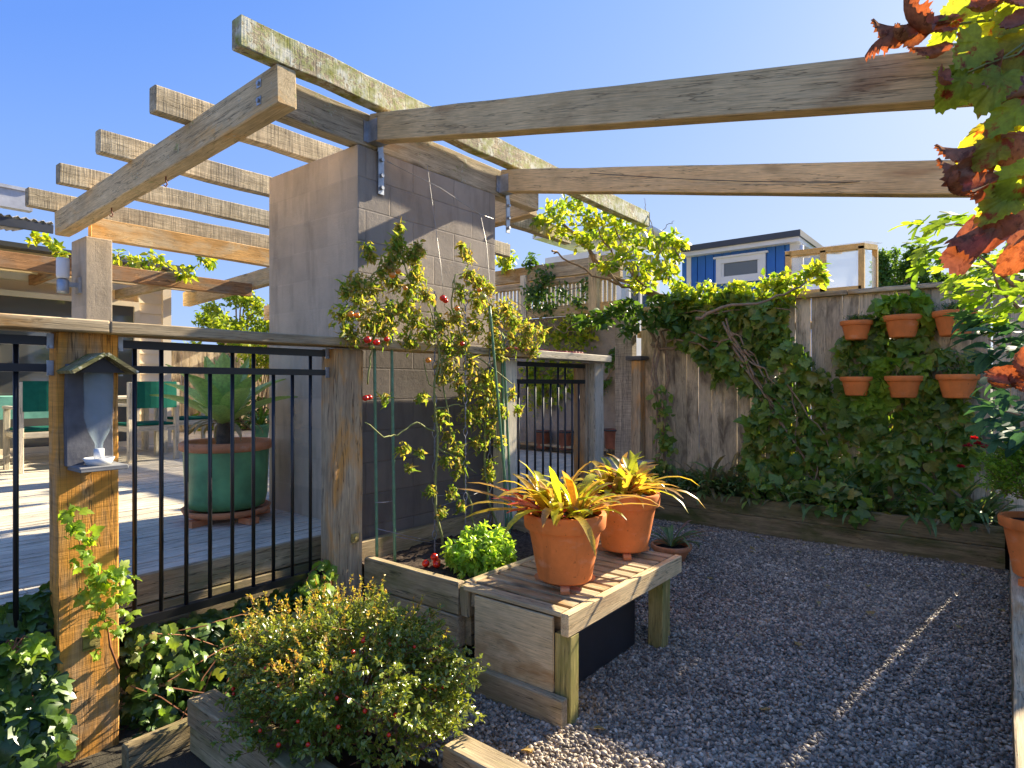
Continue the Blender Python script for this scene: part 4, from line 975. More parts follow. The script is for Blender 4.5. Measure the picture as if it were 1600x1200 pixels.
for s, e, r in (((1140,520),(1225,660),.016), ((1150,540),(1215,600),.012), ((1165,545),(1222,640),.011), ((1130,500),(1200,590),.012), ((1230,600),(1300,700),.008), ((1270,690),(1275,760),.01), ((1130,500),(1240,690),.012), ((1160,560),(1260,720),.01), ((1210,640),(1290,760),.012), ((1080,520),(1180,560),.012), ((1240,600),(1250,760),.008), ((1140,545),(1205,625),.014), ((1150,560),(1218,650),.012), ((1060,490),(1240,480),.009), ((1045,530),(1110,545),.014), ((1110,545),(1150,520),.012)):
    a = atx(*s, 6.66); b_ = atx(*e, 6.66); pts = [a+(b_-a)*i/6+Vector((random.uniform(-.03,.02), random.uniform(-.03,.03), random.uniform(-.03,.03))) for i in range(7)]
    m.tube(pts, [r*(1.1-.08*i) for i in range(7)], 6)
m.build('stem', M_VSTEM, iv1, True)
m = MB()
for s, e in (((1420,800),(1400,560)), ((1440,800),(1500,600)), ((1380,790),(1350,560))):
    a = atx(*s, 6.74); b_ = atx(*e, 6.74); m.tube([a+(b_-a)*i/6+Vector((0, random.uniform(-.04,.04), 0)) for i in range(7)], .007, 5)
m.build('stem', M_VSTEM, iv2, True)

# the flowering climber over pergola end and fence top
cv = thing('climbing_vine', 'woody climbing vine with glowing yellow-green leaves over the pergola end and fence top', 'climber', (6.6, 3.2, 0))
P = []; Sz = []; D = []; Nn = []
def clump(px, py, d, n, rx, rz, sz=.085):
    c = np.array(atd(px, py, d)); u = unit(n)*rng.uniform(.15, 1, (n, 1))**.7; P.append(c+u*np.array([rx*.7, rx, rz])); D.append(unit(n)+np.array([0,0,.25])); Nn.append(unit(n)*.8+np.array([0,0,.8])); Sz.append(rng.uniform(sz*.6, sz*1.15, n))
for px, py, r in ((872,330,.16),(900,322,.15),(925,345,.18),(955,338,.17),(985,352,.16),(1000,378,.16),(1030,385,.14),(1045,372,.09),(1058,385,.10),(950,375,.17),(915,372,.15),(975,400,.16),(1010,415,.16),(1040,425,.15),(880,358,.14),(850,355,.12),(845,345,.08),(1000,445,.14),(945,418,.10),(1055,405,.08)):
    clump(px, py, random.uniform(6.4, 7.1), int(95*r/.15), r*1.25, r*.9)
for px, py, r in ((1060,450,.14),(1080,462,.13),(1105,455,.15),(1130,462,.14),(1150,450,.13),(1175,462,.16),(1200,448,.15),(1222,440,.15),(1240,450,.15),(1262,432,.12),(1275,420,.09),(1285,435,.07),(1215,470,.15),(1160,478,.12),(1120,480,.12),(1075,480,.12)):
    t_ = (px-800)/965; d = 6.72/(FX+FY*t_); clump(px, py, d, int(95*r/.15), r, r*.85, .08)
leafmesh('sun_toned_foliage', np.concatenate(P), np.concatenate(D), np.concatenate(Nn), np.concatenate(Sz), [T_OVAL, T_OVAL2], L_VINE, cv)  # brighter yellow-green leaves, sunlight put into their colour
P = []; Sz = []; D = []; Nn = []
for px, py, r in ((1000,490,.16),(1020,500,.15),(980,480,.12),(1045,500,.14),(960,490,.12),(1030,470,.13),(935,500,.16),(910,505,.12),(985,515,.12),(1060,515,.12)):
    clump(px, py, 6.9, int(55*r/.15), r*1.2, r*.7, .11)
leafmesh('shade_toned_foliage', np.concatenate(P), np.concatenate(D), np.concatenate(Nn), np.concatenate(Sz), [T_OVAL, T_OVAL2], L_DARKV, cv)  # darker copy of the vine leaves, shade put into the colour
m = MB()
def vine(pts, r0, r1, d0, d1, wob=.02, n=5):
    q = []
    for i in range(len(pts)-1):
        for k in range(n):
            u = k/n; tt = (i+u)/(len(pts)-1); px = pts[i][0]*(1-u)+pts[i+1][0]*u; py = pts[i][1]*(1-u)+pts[i+1][1]*u
            q.append(atd(px, py, d0+(d1-d0)*tt)+Vector((random.uniform(-wob,wob),)*1+(random.uniform(-wob,wob), random.uniform(-wob,wob))))
    q.append(atd(*pts[-1], d1)); m.tube(q, [r0+(r1-r0)*i/(len(q)-1) for i in range(len(q))], 7)
fd = 6.68/(FX+FY*.24)
vine([(1030,750),(1032,660),(1024,600),(1032,540),(1012,515),(1020,500)], .022, .018, fd, fd)
vine([(1042,745),(1036,640),(1045,580),(1034,520),(1060,500)], .018, .015, fd, fd)
vine([(1025,730),(1028,640),(1018,585),(1030,525)], .014, .012, fd-.05, fd-.05)
vine([(1016,538),(1040,545),(1080,540),(1120,555),(1160,545)], .02, .012, fd, fd-.15)
vine([(1085,500),(1040,465),(990,445),(940,420),(905,370),(880,350)], .028, .014, fd, 6.9)
vine([(1060,490),(1010,455),(965,445),(930,405),(920,380)], .022, .012, fd, 6.9)
vine([(1050,480),(990,450),(925,430),(870,395),(862,392)], .016, .008, fd, 6.9)
vine([(1010,450),(960,400),(925,345),(900,330)], .014, .006, 6.9, 6.8)
vine([(1000,440),(975,400),(960,350),(950,330)], .012, .005, 6.9, 6.8)
vine([(1045,420),(1010,330),(1006,310)], .005, .002, 6.7, 6.7)
vine([(1035,360),(1048,348),(1054,345)], .004, .002, 6.7, 6.7)
vine([(1035,440),(1030,400),(1040,380)], .012, .006, 6.8, 6.7)
vine([(1090,500),(1130,480),(1200,470),(1260,440)], .02, .008, 6.4, 6.1)
vine([(1040,440),(1060,400),(1050,385)], .012, .006, 6.8, 6.7)
vine([(905,500),(880,520),(850,500),(800,470)], .006, .003, 6.8, 6.8)
m.build('stem', M_VSTEM, cv, True)
t, _ = wallclimb('trunk_ivy', 'ivy leaves climbing the vine trunks beside the stubby capped post', 'climber', [[(1022,610),(1050,600),(1055,700),(1045,750),(1025,750)]], 6.64, 120, .09, L_IVY, [T_IVY, T_OVAL], .1)
# green growth on the screen wall
def sw_plant(label, pts, x, n, r, mat, sz, tm, name='climber'):
    t = thing(name, label, 'climber', tuple(atx(*pts[0], x))[:2]+(0,)); P = []
    for px, py in pts: c = np.array(atx(px, py, x)); P.append(c+unit(n)*rng.uniform(.1, 1, (n, 1))*np.array([.10, r, r]))
    P = np.concatenate(P); k = len(P)
    leafmesh('foliage', P, unit(k)+np.array([0,0,-.3]), unit(k)*.7+np.array([-.8,0,.5]), rng.uniform(sz*.6, sz*1.2, k), tm, mat, t)
    m = MB(); 
    for a, b_ in zip(pts[:-1], pts[1:]): m.tube([atx(*a, x+.03), atx((a[0]+b_[0])/2+4, (a[1]+b_[1])/2-3, x), atx(*b_, x+.03)], .007, 5)
    m.build('stem', M_VSTEM, t, True); return t
sw_plant('small-leaved climber hanging over the lattice behind the tomato top', [(850,430),(845,450),(838,468),(855,478),(830,460)], 6.72, 90, .2, L_DARKV, .07, [T_OVAL])
sw_plant('spiky tuft hanging from the top beam above the lattice', [(826,412),(830,408)], 6.74, 50, .12, L_DARKV, .09, [T_NARROW, T_OVAL])
sw_plant('bright leaf tuft at the block pier edge over the top beam', [(795,402),(790,412),(785,408)], 6.74, 45, .14, L_VINE, .09, [T_OVAL])
sw_plant('small climber over the lattice rail right of the hanging climber', [(880,455),(915,450),(905,472)], 6.74, 45, .16, L_DARKV, .07, [T_OVAL])
sw_plant('leafy creeper hanging on the masonry above the gate', [(880,510),(905,500),(870,525),(895,530),(915,520),(850,520)], 6.80, 60, .25, L_VINE, .07, [T_OVAL, T_IVY])
sw_plant('leafy creeper behind the bars of the steel gate', [(835,580),(850,600),(880,570),(870,610),(840,620),(895,590),(830,600),(860,570)], 6.80, 55, .25, L_VINE, .08, [T_OVAL, T_IVY])
sw_plant('thin creeper on the masonry beside the grey fence post', [(948,598),(952,570),(962,555),(972,545),(940,605)], 6.80, 22, .12, L_DARKV, .06, [T_IVY])

# ================= bed planting =================
bd0 = None
spots = [(1062,720),(1085,735),(1110,735),(1135,728),(1105,745),(1150,745),(1180,748),(1215,765),(1250,770),(1300,778),(1345,785),(1395,790),(1440,795),(1485,798),(1525,800)]
for i, (px, py) in enumerate(spots):
    p = atx(px, py, 6.55); p.z = .30
    if bd0 is None or i == 5:
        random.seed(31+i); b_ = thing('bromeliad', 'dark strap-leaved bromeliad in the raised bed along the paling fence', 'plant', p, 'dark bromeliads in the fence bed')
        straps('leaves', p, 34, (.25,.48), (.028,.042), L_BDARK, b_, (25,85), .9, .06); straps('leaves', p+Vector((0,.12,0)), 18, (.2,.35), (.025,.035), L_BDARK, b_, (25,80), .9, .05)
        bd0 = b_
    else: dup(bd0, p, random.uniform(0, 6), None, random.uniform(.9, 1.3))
p = atx(1350, 775, 6.5)
poly3 = [(1180,740),(1560,790),(1560,815),(1480,815),(1400,806),(1300,800),(1240,788),(1180,775)]
wallclimb('ground_ivy', 'low leafy creeper spilling along the back of the raised bed', 'plant', [poly3], 6.58, 420, .11, L_IVY, [T_IVY, T_OVAL], .25, .1)

# red-flowered shrub in the right-hand pot
t = thing('potted_shrub', 'terracotta pot with a dense green shrub and dark red flowers at the right edge', 'potted plant', (4.72, -.17, .35))
pc = Vector((4.70, -.165, .35)); m = MB()
pot('pot', t, (pc.x, pc.y, .385), .20, .13, .34, M_TERRA, .06)
for k in range(3):
    a = 2.6+k*2.1; m = MB(); m.bar((pc.x+math.cos(a)*.08, pc.y+math.sin(a)*.08, .367), (pc.x+math.cos(a)*.17, pc.y+math.sin(a)*.17, .367), .045, .036); m.build('pot_foot', M_TERRA, t)
P, D, Nn, Sz, st = shoots((pc.x, pc.y, .97), (.30,.30,.25), 420, (.12,.22), 24, (.028,.045), 0, up=.6)
leafmesh('foliage', P, D, Nn, Sz, [T_NARROW, T_SMALL], L_SHRUB, t, .2)
m = MB()
for a, b_, c in st[::3]: m.tube([a, b_, c], [.003,.0025,.0015], 4)
for k in range(9): m.tube([(pc.x, pc.y, .7), (pc.x+random.uniform(-.1,.1), pc.y+random.uniform(-.1,.1), .86)], [.012,.007], 5)
m.build('stem', M_VSTEM, t)
for i, (px, py) in enumerate(((1523,686),(1528,694),(1512,697),(1540,699),(1570,702),(1502,730))):
    c = atd(px, py, 3.55+.05*i); V = []; F = []
    for k in range(40):
        u = unit(1)[0]; u[2] = abs(u[2])*.5; u /= np.linalg.norm(u); u = Vector(u); r = random.uniform(.018,.03); s_ = u.orthogonal().normalized()*.006; o = len(V); V += [c, c+u*r*.6+s_, c+u*r, c+u*r*.6-s_]; F.append((o,o+1,o+2,o+3))
    fl = mesh('flower', V, F, L_RED, t)
    m = MB(); m.tube([c, (c+Vector((pc.x, pc.y, 1.0)))/2+Vector((0,0,.02)), (pc.x, pc.y, .95)], .0022, 4); m.build('flower_stem', M_GSTEM, t)

# ================= fig tree and grape vine at the right =================
fg = thing('fig_tree', 'fig tree with lobed yellow-green leaves at the right edge over the raised bed', 'tree', (4.6, -.75, .3))
P = []; D = []; Nn = []; Sz = []
def figl(pts, d, n, r, sz):
    for px, py in pts:
        c = np.array(atd(px, py, d+random.uniform(-.35,.35))); P.append(c+unit(n)*rng.uniform(0, 1, (n, 1))*np.array([r*1.5, r*1.1, r])); D.append(unit(n)*.5+np.array([-.4,.6,-.15])); Nn.append(unit(n)*.45+np.array([-.1,.1,1])); Sz.append(rng.uniform(sz*.65, sz*1.15, n))
figl([(1440,352),(1470,345),(1490,335),(1450,375),(1475,385),(1505,350),(1450,400),(1460,405),(1545,375),(1530,350),(1575,370),(1590,400)], 3.7, 3, .10, .15)
figl([(1500,430),(1520,440),(1545,450),(1570,440),(1590,430),(1510,460),(1540,470),(1580,480),(1560,500),(1530,490),(1595,460),(1525,415),(1560,410),(1590,410)], 3.8, 7, .12, .14)
leafmesh('foliage', np.concatenate(P), np.concatenate(D), np.concatenate(Nn), np.concatenate(Sz), [T_FIG], L_FIG, fg)
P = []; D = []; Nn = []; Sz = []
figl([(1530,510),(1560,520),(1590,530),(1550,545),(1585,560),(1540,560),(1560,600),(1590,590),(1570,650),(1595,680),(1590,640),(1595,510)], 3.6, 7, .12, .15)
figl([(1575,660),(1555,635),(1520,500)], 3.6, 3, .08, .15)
leafmesh('shade_toned_foliage', np.concatenate(P), np.concatenate(D), np.concatenate(Nn), np.concatenate(Sz), [T_FIG, T_OVAL], L_FIGD, fg)  # lower fig leaves, their shade painted in as dark blue-green
m = MB(); m.tube([(4.6,-.75,.25),(4.55,-.8,.9),(4.4,-.75,1.4),(4.3,-.65,1.9),(4.1,-.5,2.3)], [.05,.045,.035,.025,.012], 8)
m.build('trunk', M_VSTEM, fg, True)
m = MB()
def br(pts, d0, d1, r0, r1):
    q = [atd(p[0], p[1], d0+(d1-d0)*i/(len(pts)-1)) for i, p in enumerate(pts)]; m.tube(q, [r0+(r1-r0)*i/(len(q)-1) for i in range(len(q))], 6)
br([(1610,470),(1575,438),(1545,412),(1525,396)], 3.8, 3.8, .014, .005); br([(1640,520),(1590,480),(1560,450),(1550,420)], 3.8, 3.7, .014, .005); br([(1640,600),(1590,560),(1545,530)], 3.7, 3.6, .012, .004)
br([(1640,690),(1600,650),(1560,640)], 3.6, 3.6, .01, .003); br([(1610,380),(1550,360),(1490,350),(1460,355)], 3.8, 3.7, .008, .003)
br([(1760,560),(1680,540),(1610,470)], 4.2, 3.8, .03, .014); br([(1760,600),(1700,640),(1640,600)], 4.2, 3.7, .02, .012)
m.build('branch', M_VSTEM, fg, True)

gv = thing('grape_vine', 'grape vine with big turning green, orange and curled brown leaves at top right', 'climber', (2.2, -.5, 2.6))
def bigleaf(px, py, d, size, ang, tm, mat, tilt=(0,0,0), name='leaf', side=0):
    """one large vine leaf: tip points along image angle ang (degrees, 0 = right, 90 = up)"""
    Rv = Vector((FY, -FX, 0)); U = Vector((0,0,1)); Fw = Vector((FX, FY, 0)); a = R(ang)
    dr = Rv*math.cos(a)+U*math.sin(a)+Fw*tilt[0]; nn = -Fw+U*.3+Vector((random.uniform(-.3,.3),)*3)*.5+Rv*tilt[1]+U*tilt[2]
    c = atd(px, py, d)-dr.normalized()*size*.4
    return [c[:]], [dr[:]], [nn[:]], [size]
green = [(1560,165,1.9,.20,200,.2,.5),(1500,120,1.9,.10,240,.1,.3),(1575,100,1.9,.20,215,.2,.3),(1535,45,2.0,.16,205,0,.6),(1580,30,2.0,.2,180,.1,.8),(1475,60,2.0,.11,250,.3,.5),(1560,20,2.1,.14,170,0,1),(1530,210,1.9,.16,210,.4,.8),(1590,320,1.9,.2,230,.2,.6),(1520,10,2.0,.14,200,.1,.6),(1585,170,1.9,.16,260,.3,.4),(1600,215,1.9,.2,240,.1,.8),(1500,20,2.05,.14,215,.2,.8),(1600,60,1.95,.2,230,0,.6),(1560,60,1.95,.14,250,.3,.2),(1490,140,1.9,.12,230,.4,.4),(1480,128,1.92,.09,255,-.3,.1),(1515,80,1.88,.13,230,.1,.4),(1550,140,1.78,.12,240,.2,.4),(1570,185,1.76,.13,220,.1,.5),(1590,290,1.76,.15,225,.2,.5),(1545,240,1.8,.11,235,.3,.3),(1560,320,1.8,.13,220,.2,.4),(1590,20,1.9,.15,225,.1,.4)]
brown = [(1395,45,2.0,.13,190,.3,.2),(1415,38,2.0,.14,150,.1,.4),(1440,50,2.0,.16,185,.3,.5),(1425,60,2.0,.12,230,.2,.1),(1400,68,2.0,.11,215,.1,.2),(1580,130,1.8,.17,190,.2,.1),(1560,215,1.8,.19,185,.1,.2),(1500,285,1.85,.17,205,.2,.2),(1480,305,1.85,.13,190,.2,.3),(1500,235,1.85,.13,195,.3,.8),(1510,390,1.85,.17,235,.2,.2),(1530,365,1.85,.2,220,.2,.5),(1570,5,1.9,.14,190,.1,.3),(1465,130,1.85,.09,250,.1,.1),(1585,40,1.85,.12,210,.2,.2),(1550,110,1.9,.1,265,.2,.2),(1600,350,1.85,.17,215,.1,.3),(1450,75,2.0,.12,195,.2,.6),(1470,40,2.0,.12,200,.2,.8),(1380,52,2.0,.10,175,.2,.5),(1545,300,1.85,.12,215,.3,.3),(1490,262,1.85,.1,180,.2,.6),(1600,150,1.8,.16,180,.1,.4),(1540,20,1.95,.12,220,.2,.3),(1595,395,1.85,.14,230,.1,.4)]
for nm, lst, tm, mat in (('leaves', green, [G1, G2, G3], L_GRAPE), ('dry_leaves', brown, [B1, B2, B3, B4], L_GDRY)):
    P = []; D = []; Nn = []; Sz = []
    for px, py, d, sz, an, t0, t1 in lst:
        a, b_, c, e = bigleaf(px, py, d, sz*.98, an, tm, mat, (t0, random.uniform(-.5,.5), t1)); P += a; D += b_; Nn += c; Sz += e
    leafmesh(nm, P, D, Nn, Sz, tm, mat, gv, .25)
P = []; D = []; Nn = []; Sz = []
for px, py, d, sz, an, t0, t1 in ((1560,590,2.1,.15,185,.1,.3),(1590,580,2.1,.16,200,.2,.1),(1580,605,2.1,.13,180,.2,.6),(1555,603,2.1,.08,190,.2,.6)):
    a, b_, c, e = bigleaf(px, py, d, sz, an, None, None, (t0, .1, t1)); P += a; D += b_; Nn += c; Sz += e
leafmesh('dry_leaves', P, D, Nn, Sz, [B1, B3], L_GDRY, gv, .25)
m = MB()
br([(1610,60),(1560,95),(1510,115)], 1.9, 1.9, .004, .002); br([(1612,62),(1590,85),(1540,100),(1512,113)], 1.9, 1.85, .0035, .002); br([(1620,180),(1570,205),(1530,240)], 1.9, 1.85, .004, .002)
br([(1630,300),(1570,345),(1520,370)], 1.9, 1.87, .004, .002); br([(1640,20),(1560,30),(1480,40),(1420,45)], 2., 2., .006, .003); br([(1660,-60),(1630,100),(1625,300),(1660,500)], 1.95, 2., .012, .01)
br([(1660,500),(1620,590),(1590,590)], 2., 2.1, .006, .003); br([(1700,700),(1660,500)], 2.1, 2., .014, .01)
m.tube([atd(1700,700,2.1), (2.0,-.75,.9), (1.95,-.8,.3)], [.014,.02,.025], 7)
m.build('cane', M_GSTEM, gv, True)

# ================= tomato plants =================
tp = thing('tomato_plant', 'tall straggling tomato plants with ripening fruit tied up before the block pier', 'tomato plant', (2.9, 2.9, .42))
P = []; D = []; Nn = []; Sz = []
def tl(px, py, n, r, sz=.05, y=2.84):
    c = np.array(aty(px, py, y)); P.append(c+unit(n)*rng.uniform(.05, 1, (n, 1))*np.array([r, r*.45, r])); D.append(unit(n)*.8+np.array([0,0,-.55])); Nn.append(unit(n)+np.array([0,-.3,.4])); Sz.append(rng.uniform(sz*.55, sz*1.25, n))
for px, py, r in ((535,495,.07),(548,520,.07),(562,470,.09),(540,455,.05),(575,505,.10),(600,490,.10),(600,515,.09),(560,440,.08),(585,450,.06),(620,390,.08),(622,375,.05),(640,400,.08),(655,385,.04),(610,410,.07),(650,430,.08),(615,440,.06),(640,455,.08),(665,460,.06),(625,480,.09),(650,500,.10),(670,520,.09),(640,530,.08),(690,505,.08),(700,540,.07),(580,400,.04),(575,388,.04),(650,400,.06),(625,355,.03),(595,425,.05)):
    tl(px, py, int(130*r/.08), r*1.15, .036)
for px, py, r in ((730,400,.05),(722,385,.04),(735,430,.07),(720,455,.06),(750,440,.06),(765,450,.05),(745,470,.09),(770,490,.10),(800,500,.10),(825,515,.09),(845,520,.06),(800,530,.09),(770,525,.10),(740,510,.09),(720,530,.09),(835,545,.05),(820,535,.07),(780,550,.07),(712,495,.07),(790,480,.08)):
    tl(px, py, int(125*r/.08), r*1.2, .038)
for px, py, r in ((700,570,.08),(715,590,.07),(690,590,.05),(740,600,.10),(760,590,.08),(755,630,.10),(745,650,.09),(775,640,.06),(765,670,.07),(720,610,.06),(700,680,.06),(712,700,.06),(695,720,.05),(720,720,.05),(630,700,.04),(655,705,.03),(672,765,.04),(780,690,.05),(800,615,.04),(810,640,.04),(740,690,.04),(715,740,.04),(765,725,.03),(640,730,.03),(770,610,.07),(735,570,.07),(690,650,.06),(705,770,.05),(730,650,.07),(750,690,.07),(765,740,.05),(785,640,.06),(690,800,.04),(720,790,.04),(600,620,.03),(660,620,.04)):
    tl(px, py, int(105*r/.08), r*1.25, .036)
leafmesh('foliage', np.concatenate(P), np.concatenate(D), np.concatenate(Nn), np.concatenate(Sz), [T_TOM, T_CURL, T_OVAL2, T_TOM], L_TOM, tp, .25)
m = MB()
def stem(pts, r0, r1, y=2.84, wob=.006):
    q = []
    for i in range(len(pts)-1):
        for k in range(4): u = k/4; q.append(aty(pts[i][0]*(1-u)+pts[i+1][0]*u, pts[i][1]*(1-u)+pts[i+1][1]*u, y)+Vector((random.uniform(-wob,wob), random.uniform(-wob,wob)*2, random.uniform(-wob,wob))))
    q.append(aty(*pts[-1], y)); m.tube(q, [r0+(r1-r0)*i/(len(q)-1) for i in range(len(q))], 6)
stem([(695,868),(680,800),(683,700),(680,600),(690,520),(680,470),(640,440),(620,380)], .009, .004)
stem([(682,600),(700,540),(750,560),(800,600)], .008, .004); stem([(745,850),(735,790),(722,720),(700,660),(690,560),(672,480)], .008, .004)
stem([(790,850),(762,780),(757,700),(765,620),(735,560),(705,480),(712,430),(728,425),(735,380)], .008, .003); stem([(676,672),(650,660),(622,680),(600,683),(570,660)], .006, .004)
stem([(712,430),(707,465),(720,470)], .005, .003); stem([(728,425),(750,455),(765,475),(800,500),(845,525)], .007, .003); stem([(565,480),(600,475),(640,480)], .005, .003)
stem([(690,610),(670,600),(662,560)], .004, .003); stem([(565,480),(570,440),(600,415),(610,410)], .005, .003); stem([(575,600),(578,560),(582,540)], .005, .004); stem([(690,520),(720,545),(770,600),(775,700)], .007, .004)
stem([(640,440),(650,390),(660,380)], .004, .002); stem([(683,700),(720,720),(745,740)], .005, .003); stem([(680,640),(710,632),(730,635)], .005, .003); stem([(620,480),(580,520),(535,520)], .004, .002); stem([(800,500),(830,545)], .004, .002)
m.build('stem', M_GSTEM, tp, True)
def tomato(px, py, r, mat, y=2.80, parent=tp, loc=None, name='tomato'):
    c = loc or aty(px, py, y); m = MB()
    prof = [(max(1e-4, math.sin(math.pi*i/8))*r, -math.cos(math.pi*i/8)*r*.9) for i in range(9)]
    m.lathe(prof, c, 16); o = m.build(name, mat, parent, True)
    V = []; F = []
    for k in range(5):
        a = k*1.257; e = Vector((math.cos(a), math.sin(a), 0)); s_ = Vector((-math.sin(a), math.cos(a), 0)); q = len(V); tpp = Vector(c)+Vector((0,0,r*.9))
        V += [tpp-s_*.002, tpp+s_*.002, tpp+e*r*.7+Vector((0,0,.004))]; F.append((q,q+1,q+2))
    mesh('calyx', V, F, M_GSTEM, o) if parent else None
    return o
for px, py, r, mt in ((692,466,.022,M_TOM),(696,470,.018,M_TOM),(574,531,.022,M_TOM),(588,535,.02,M_TOM),(581,542,.014,M_TOMG),(571,622,.018,M_TOM),(577,621,.017,M_TOM),(548,491,.018,M_TOMO),(558,493,.017,M_TOMO),(613,430,.019,M_TOMO),(622,424,.018,M_TOMO),(749,453,.018,M_TOMO),(754,464,.026,M_TOMG),(714,482,.018,M_TOMO),(669,563,.018,M_TOMO),(722,537,.016,M_TOM),(604,530,.016,M_TOM),(716,490,.016,M_TOMG),(633,450,.014,M_TOMO)):
    tomato(px, py, r, mt, 2.78)
for i, (x, y, dz) in enumerate(((2.52,2.66,0),(2.55,2.60,0),(2.585,2.635,0),(2.56,2.63,.036))):
    labs_ = ['fallen red tomato lying leftmost on the planter soil', 'fallen red tomato nearest the planter front board', 'fallen red tomato touching two others on the planter soil', 'red tomato on top of the little fallen heap']
    o = tomato(0, 0, .023, M_TOM, loc=Vector((x, y, .445+dz)), parent=None); tag(o, labs_[i], 'tomato', 'fallen tomatoes on the planter soil')

# stakes and twisted chains
def stake(px0, py0, px1, py1, y, lab, r=.0085):
    a = aty(px0, py0, y); b_ = aty(px1, py1, y); a.z = max(a.z, .38); m = MB(); n = 18
    m.tube([a+(b_-a)*i/n for i in range(n+1)], [r*(1.13 if i % 2 else 1) for i in range(n+1)], 8)
    tag(m.build('garden_stake', M_STAKE, None, True), lab, 'stake', 'green garden stakes in the planter')
stake(589,872,585,540,2.93, 'leftmost green garden stake in the planter, the shorter of the left pair')
stake(617,880,611,468,2.90, 'tall green garden stake second from the left in the planter')
stake(797,850,765,478,2.80, 'tallest leaning green stake at the right of the tomato plants')
stake(800,850,786,520,2.88, 'green stake at far right, nearest the gate post')
stake(790,850,784,560,2.95, 'short green stake between the two right-hand ones')
def chain(px, py0, py1, y, lab):
    a = aty(px, py0, y); b_ = aty(px-1, py1, y); m = MB(); L = abs(b_.z-a.z); n = int(L/.012); q = []; q2 = []
    for i in range(n+1):
        z = a.z+(b_.z-a.z)*i/n; u = (i % 18)/18; w = .0035+(.016*math.sin((u-.72)/.28*math.pi) if u > .72 else 0); an = i*1.25 if u <= .72 else 0
        q.append((a.x+math.cos(an)*w, a.y+math.sin(an)*w, z)); q2.append((a.x-math.cos(an)*w, a.y-math.sin(an)*w, z))
    m.tube(q, .0032, 5); m.tube(q2, .0032, 5)
    tag(m.build('twisted_support', M_CHAIN, None, True), lab, 'plant support', 'twisted wire supports in the planter')
chain(679,880,455,2.87,'twisted wire plant support, leftmost of three'); chain(727,870,465,2.83,'twisted wire plant support in the middle, behind the basil'); chain(765,850,480,2.86,'twisted wire plant support nearest the right-hand green stakes')
m = MB()
for (a, b_) in (((589,826),(679,846)), ((616,838),(690,850)), ((586,785),(613,783)), ((679,775),(725,770)), ((690,790),(752,768))): m.tube([aty(*a, 2.90), aty((a[0]+b_[0])/2, (a[1]+b_[1])/2+1, 2.88), aty(*b_, 2.87)], .0022, 5)
tag(m.build('tie_wire', M_CHAIN, None, True), 'thin tie wires linking the green stakes and supports', 'wire')

# red corrugated strip behind the gate cap
V = []; F = []
for i in range(151):
    x = 3.95+i*.0066; zz = .012*math.sin(i*2*math.pi/8); V += [(x, 3.08, 1.785+zz), (x, 3.26, 1.80+zz), (x, 3.26, 1.794+zz), (x, 3.08, 1.779+zz)]
for i in range(150):
    for k in range(4): a = i*4+k; b_ = i*4+(k+1) % 4; F.append((a, b_, b_+4, a+4))
tag(mesh('corrugated_strip', V, F, plain('red_sheet', (.42,.07,.05), .5), None, True), 'narrow red corrugated strip behind the cap of the gate', 'roofing')

# basil
t = thing('basil_plant', 'bushy bright green basil in the planter beside the front pot', 'basil', (2.70, 2.42, .42))
P, D, Nn, Sz, st = shoots((2.72, 2.40, .51), (.20,.19,.155), 150, (.08,.16), 13, (.035,.062), .55, up=.7)
leafmesh('foliage', P, D, Nn, Sz, [T_OVAL2, T_OVAL], L_BASIL, t, .15)
m = MB()
for a, b_, c in st: m.tube([a, b_, c], [.0035,.003,.002], 4)
for k in range(8): m.tube([(2.71, 2.4, .41), (2.71+random.uniform(-.08,.08), 2.4+random.uniform(-.08,.08), .5)], [.006,.004], 5)
m.build('stem', M_GSTEM, t)
P, D, Nn, Sz, st = shoots((2.60, 2.28, .44), (.16,.09,.04), 40, (.03,.06), 8, (.02,.035), .3)
leafmesh('low_foliage', P, D, Nn, Sz, [T_OVAL2], L_BASIL, t)

# ================= berry bush =================
t = thing('berry_bush', 'dense small-leaved berry bush with orange tips in the foreground', 'bush', (1.50, 2.15, .05))
BC = (1.53, 2.07, .29)
P, D, Nn, Sz, st = shoots(BC, (.425,.54,.30), 1900, (.08,.20), 14, (.017,.031), 0, up=.15)
leafmesh('foliage', P, D, Nn, Sz, [T_OVAL, T_SMALL, T_OVAL], L_BUSH, t, .2)
P, D, Nn, Sz, st2 = shoots((1.53, 2.14, .36), (.42,.50,.29), 300, (.05,.12), 16, (.012,.021), 0, up=1.1, top=1)
k = [i for i, p in enumerate(P) if p[2] > .38+.1*(p[0]-1.5)]
leafmesh('tip_foliage', [P[i] for i in k], [D[i] for i in k], [Nn[i] for i in k], [Sz[i] for i in k], [T_SMALL], L_TIP, t, .2)
m = MB()
for a, b_, c in st[::3]: m.tube([a, b_, c], [.002,.0016,.001], 3, False)
for a, b_, c in st2[::2]: m.tube([a, b_, c], [.0014,.0012,.0007], 3, False)
for k in range(30):
    a = random.uniform(0, 6.28); e = Vector((BC[0]+math.cos(a)*.3*random.random(), BC[1]+math.sin(a)*.34*random.random(), .36)); m.tube([(BC[0]+random.uniform(-.1,.1), BC[1]+random.uniform(-.1,.1), .02), (e+Vector((BC[0], BC[1], 0)))/2, e], [.009,.006,.003], 5, False)
m.build('stem', M_RSTEM, t)
m = MB()
for i in range(34):
    u = unit(1)[0]; u[2] = abs(u[2])*.6; u /= np.linalg.norm(u); c = np.array(BC)+u*np.array([.44,.49,.27])*random.uniform(.93, 1.0)
    if random.random() < .35 or c[0]*FX+c[1]*FY < 2.7:
        q = MB(); q.ball(c, random.uniform(.006,.0085), 8, 6); q.build('berry', M_TOM, t, True)

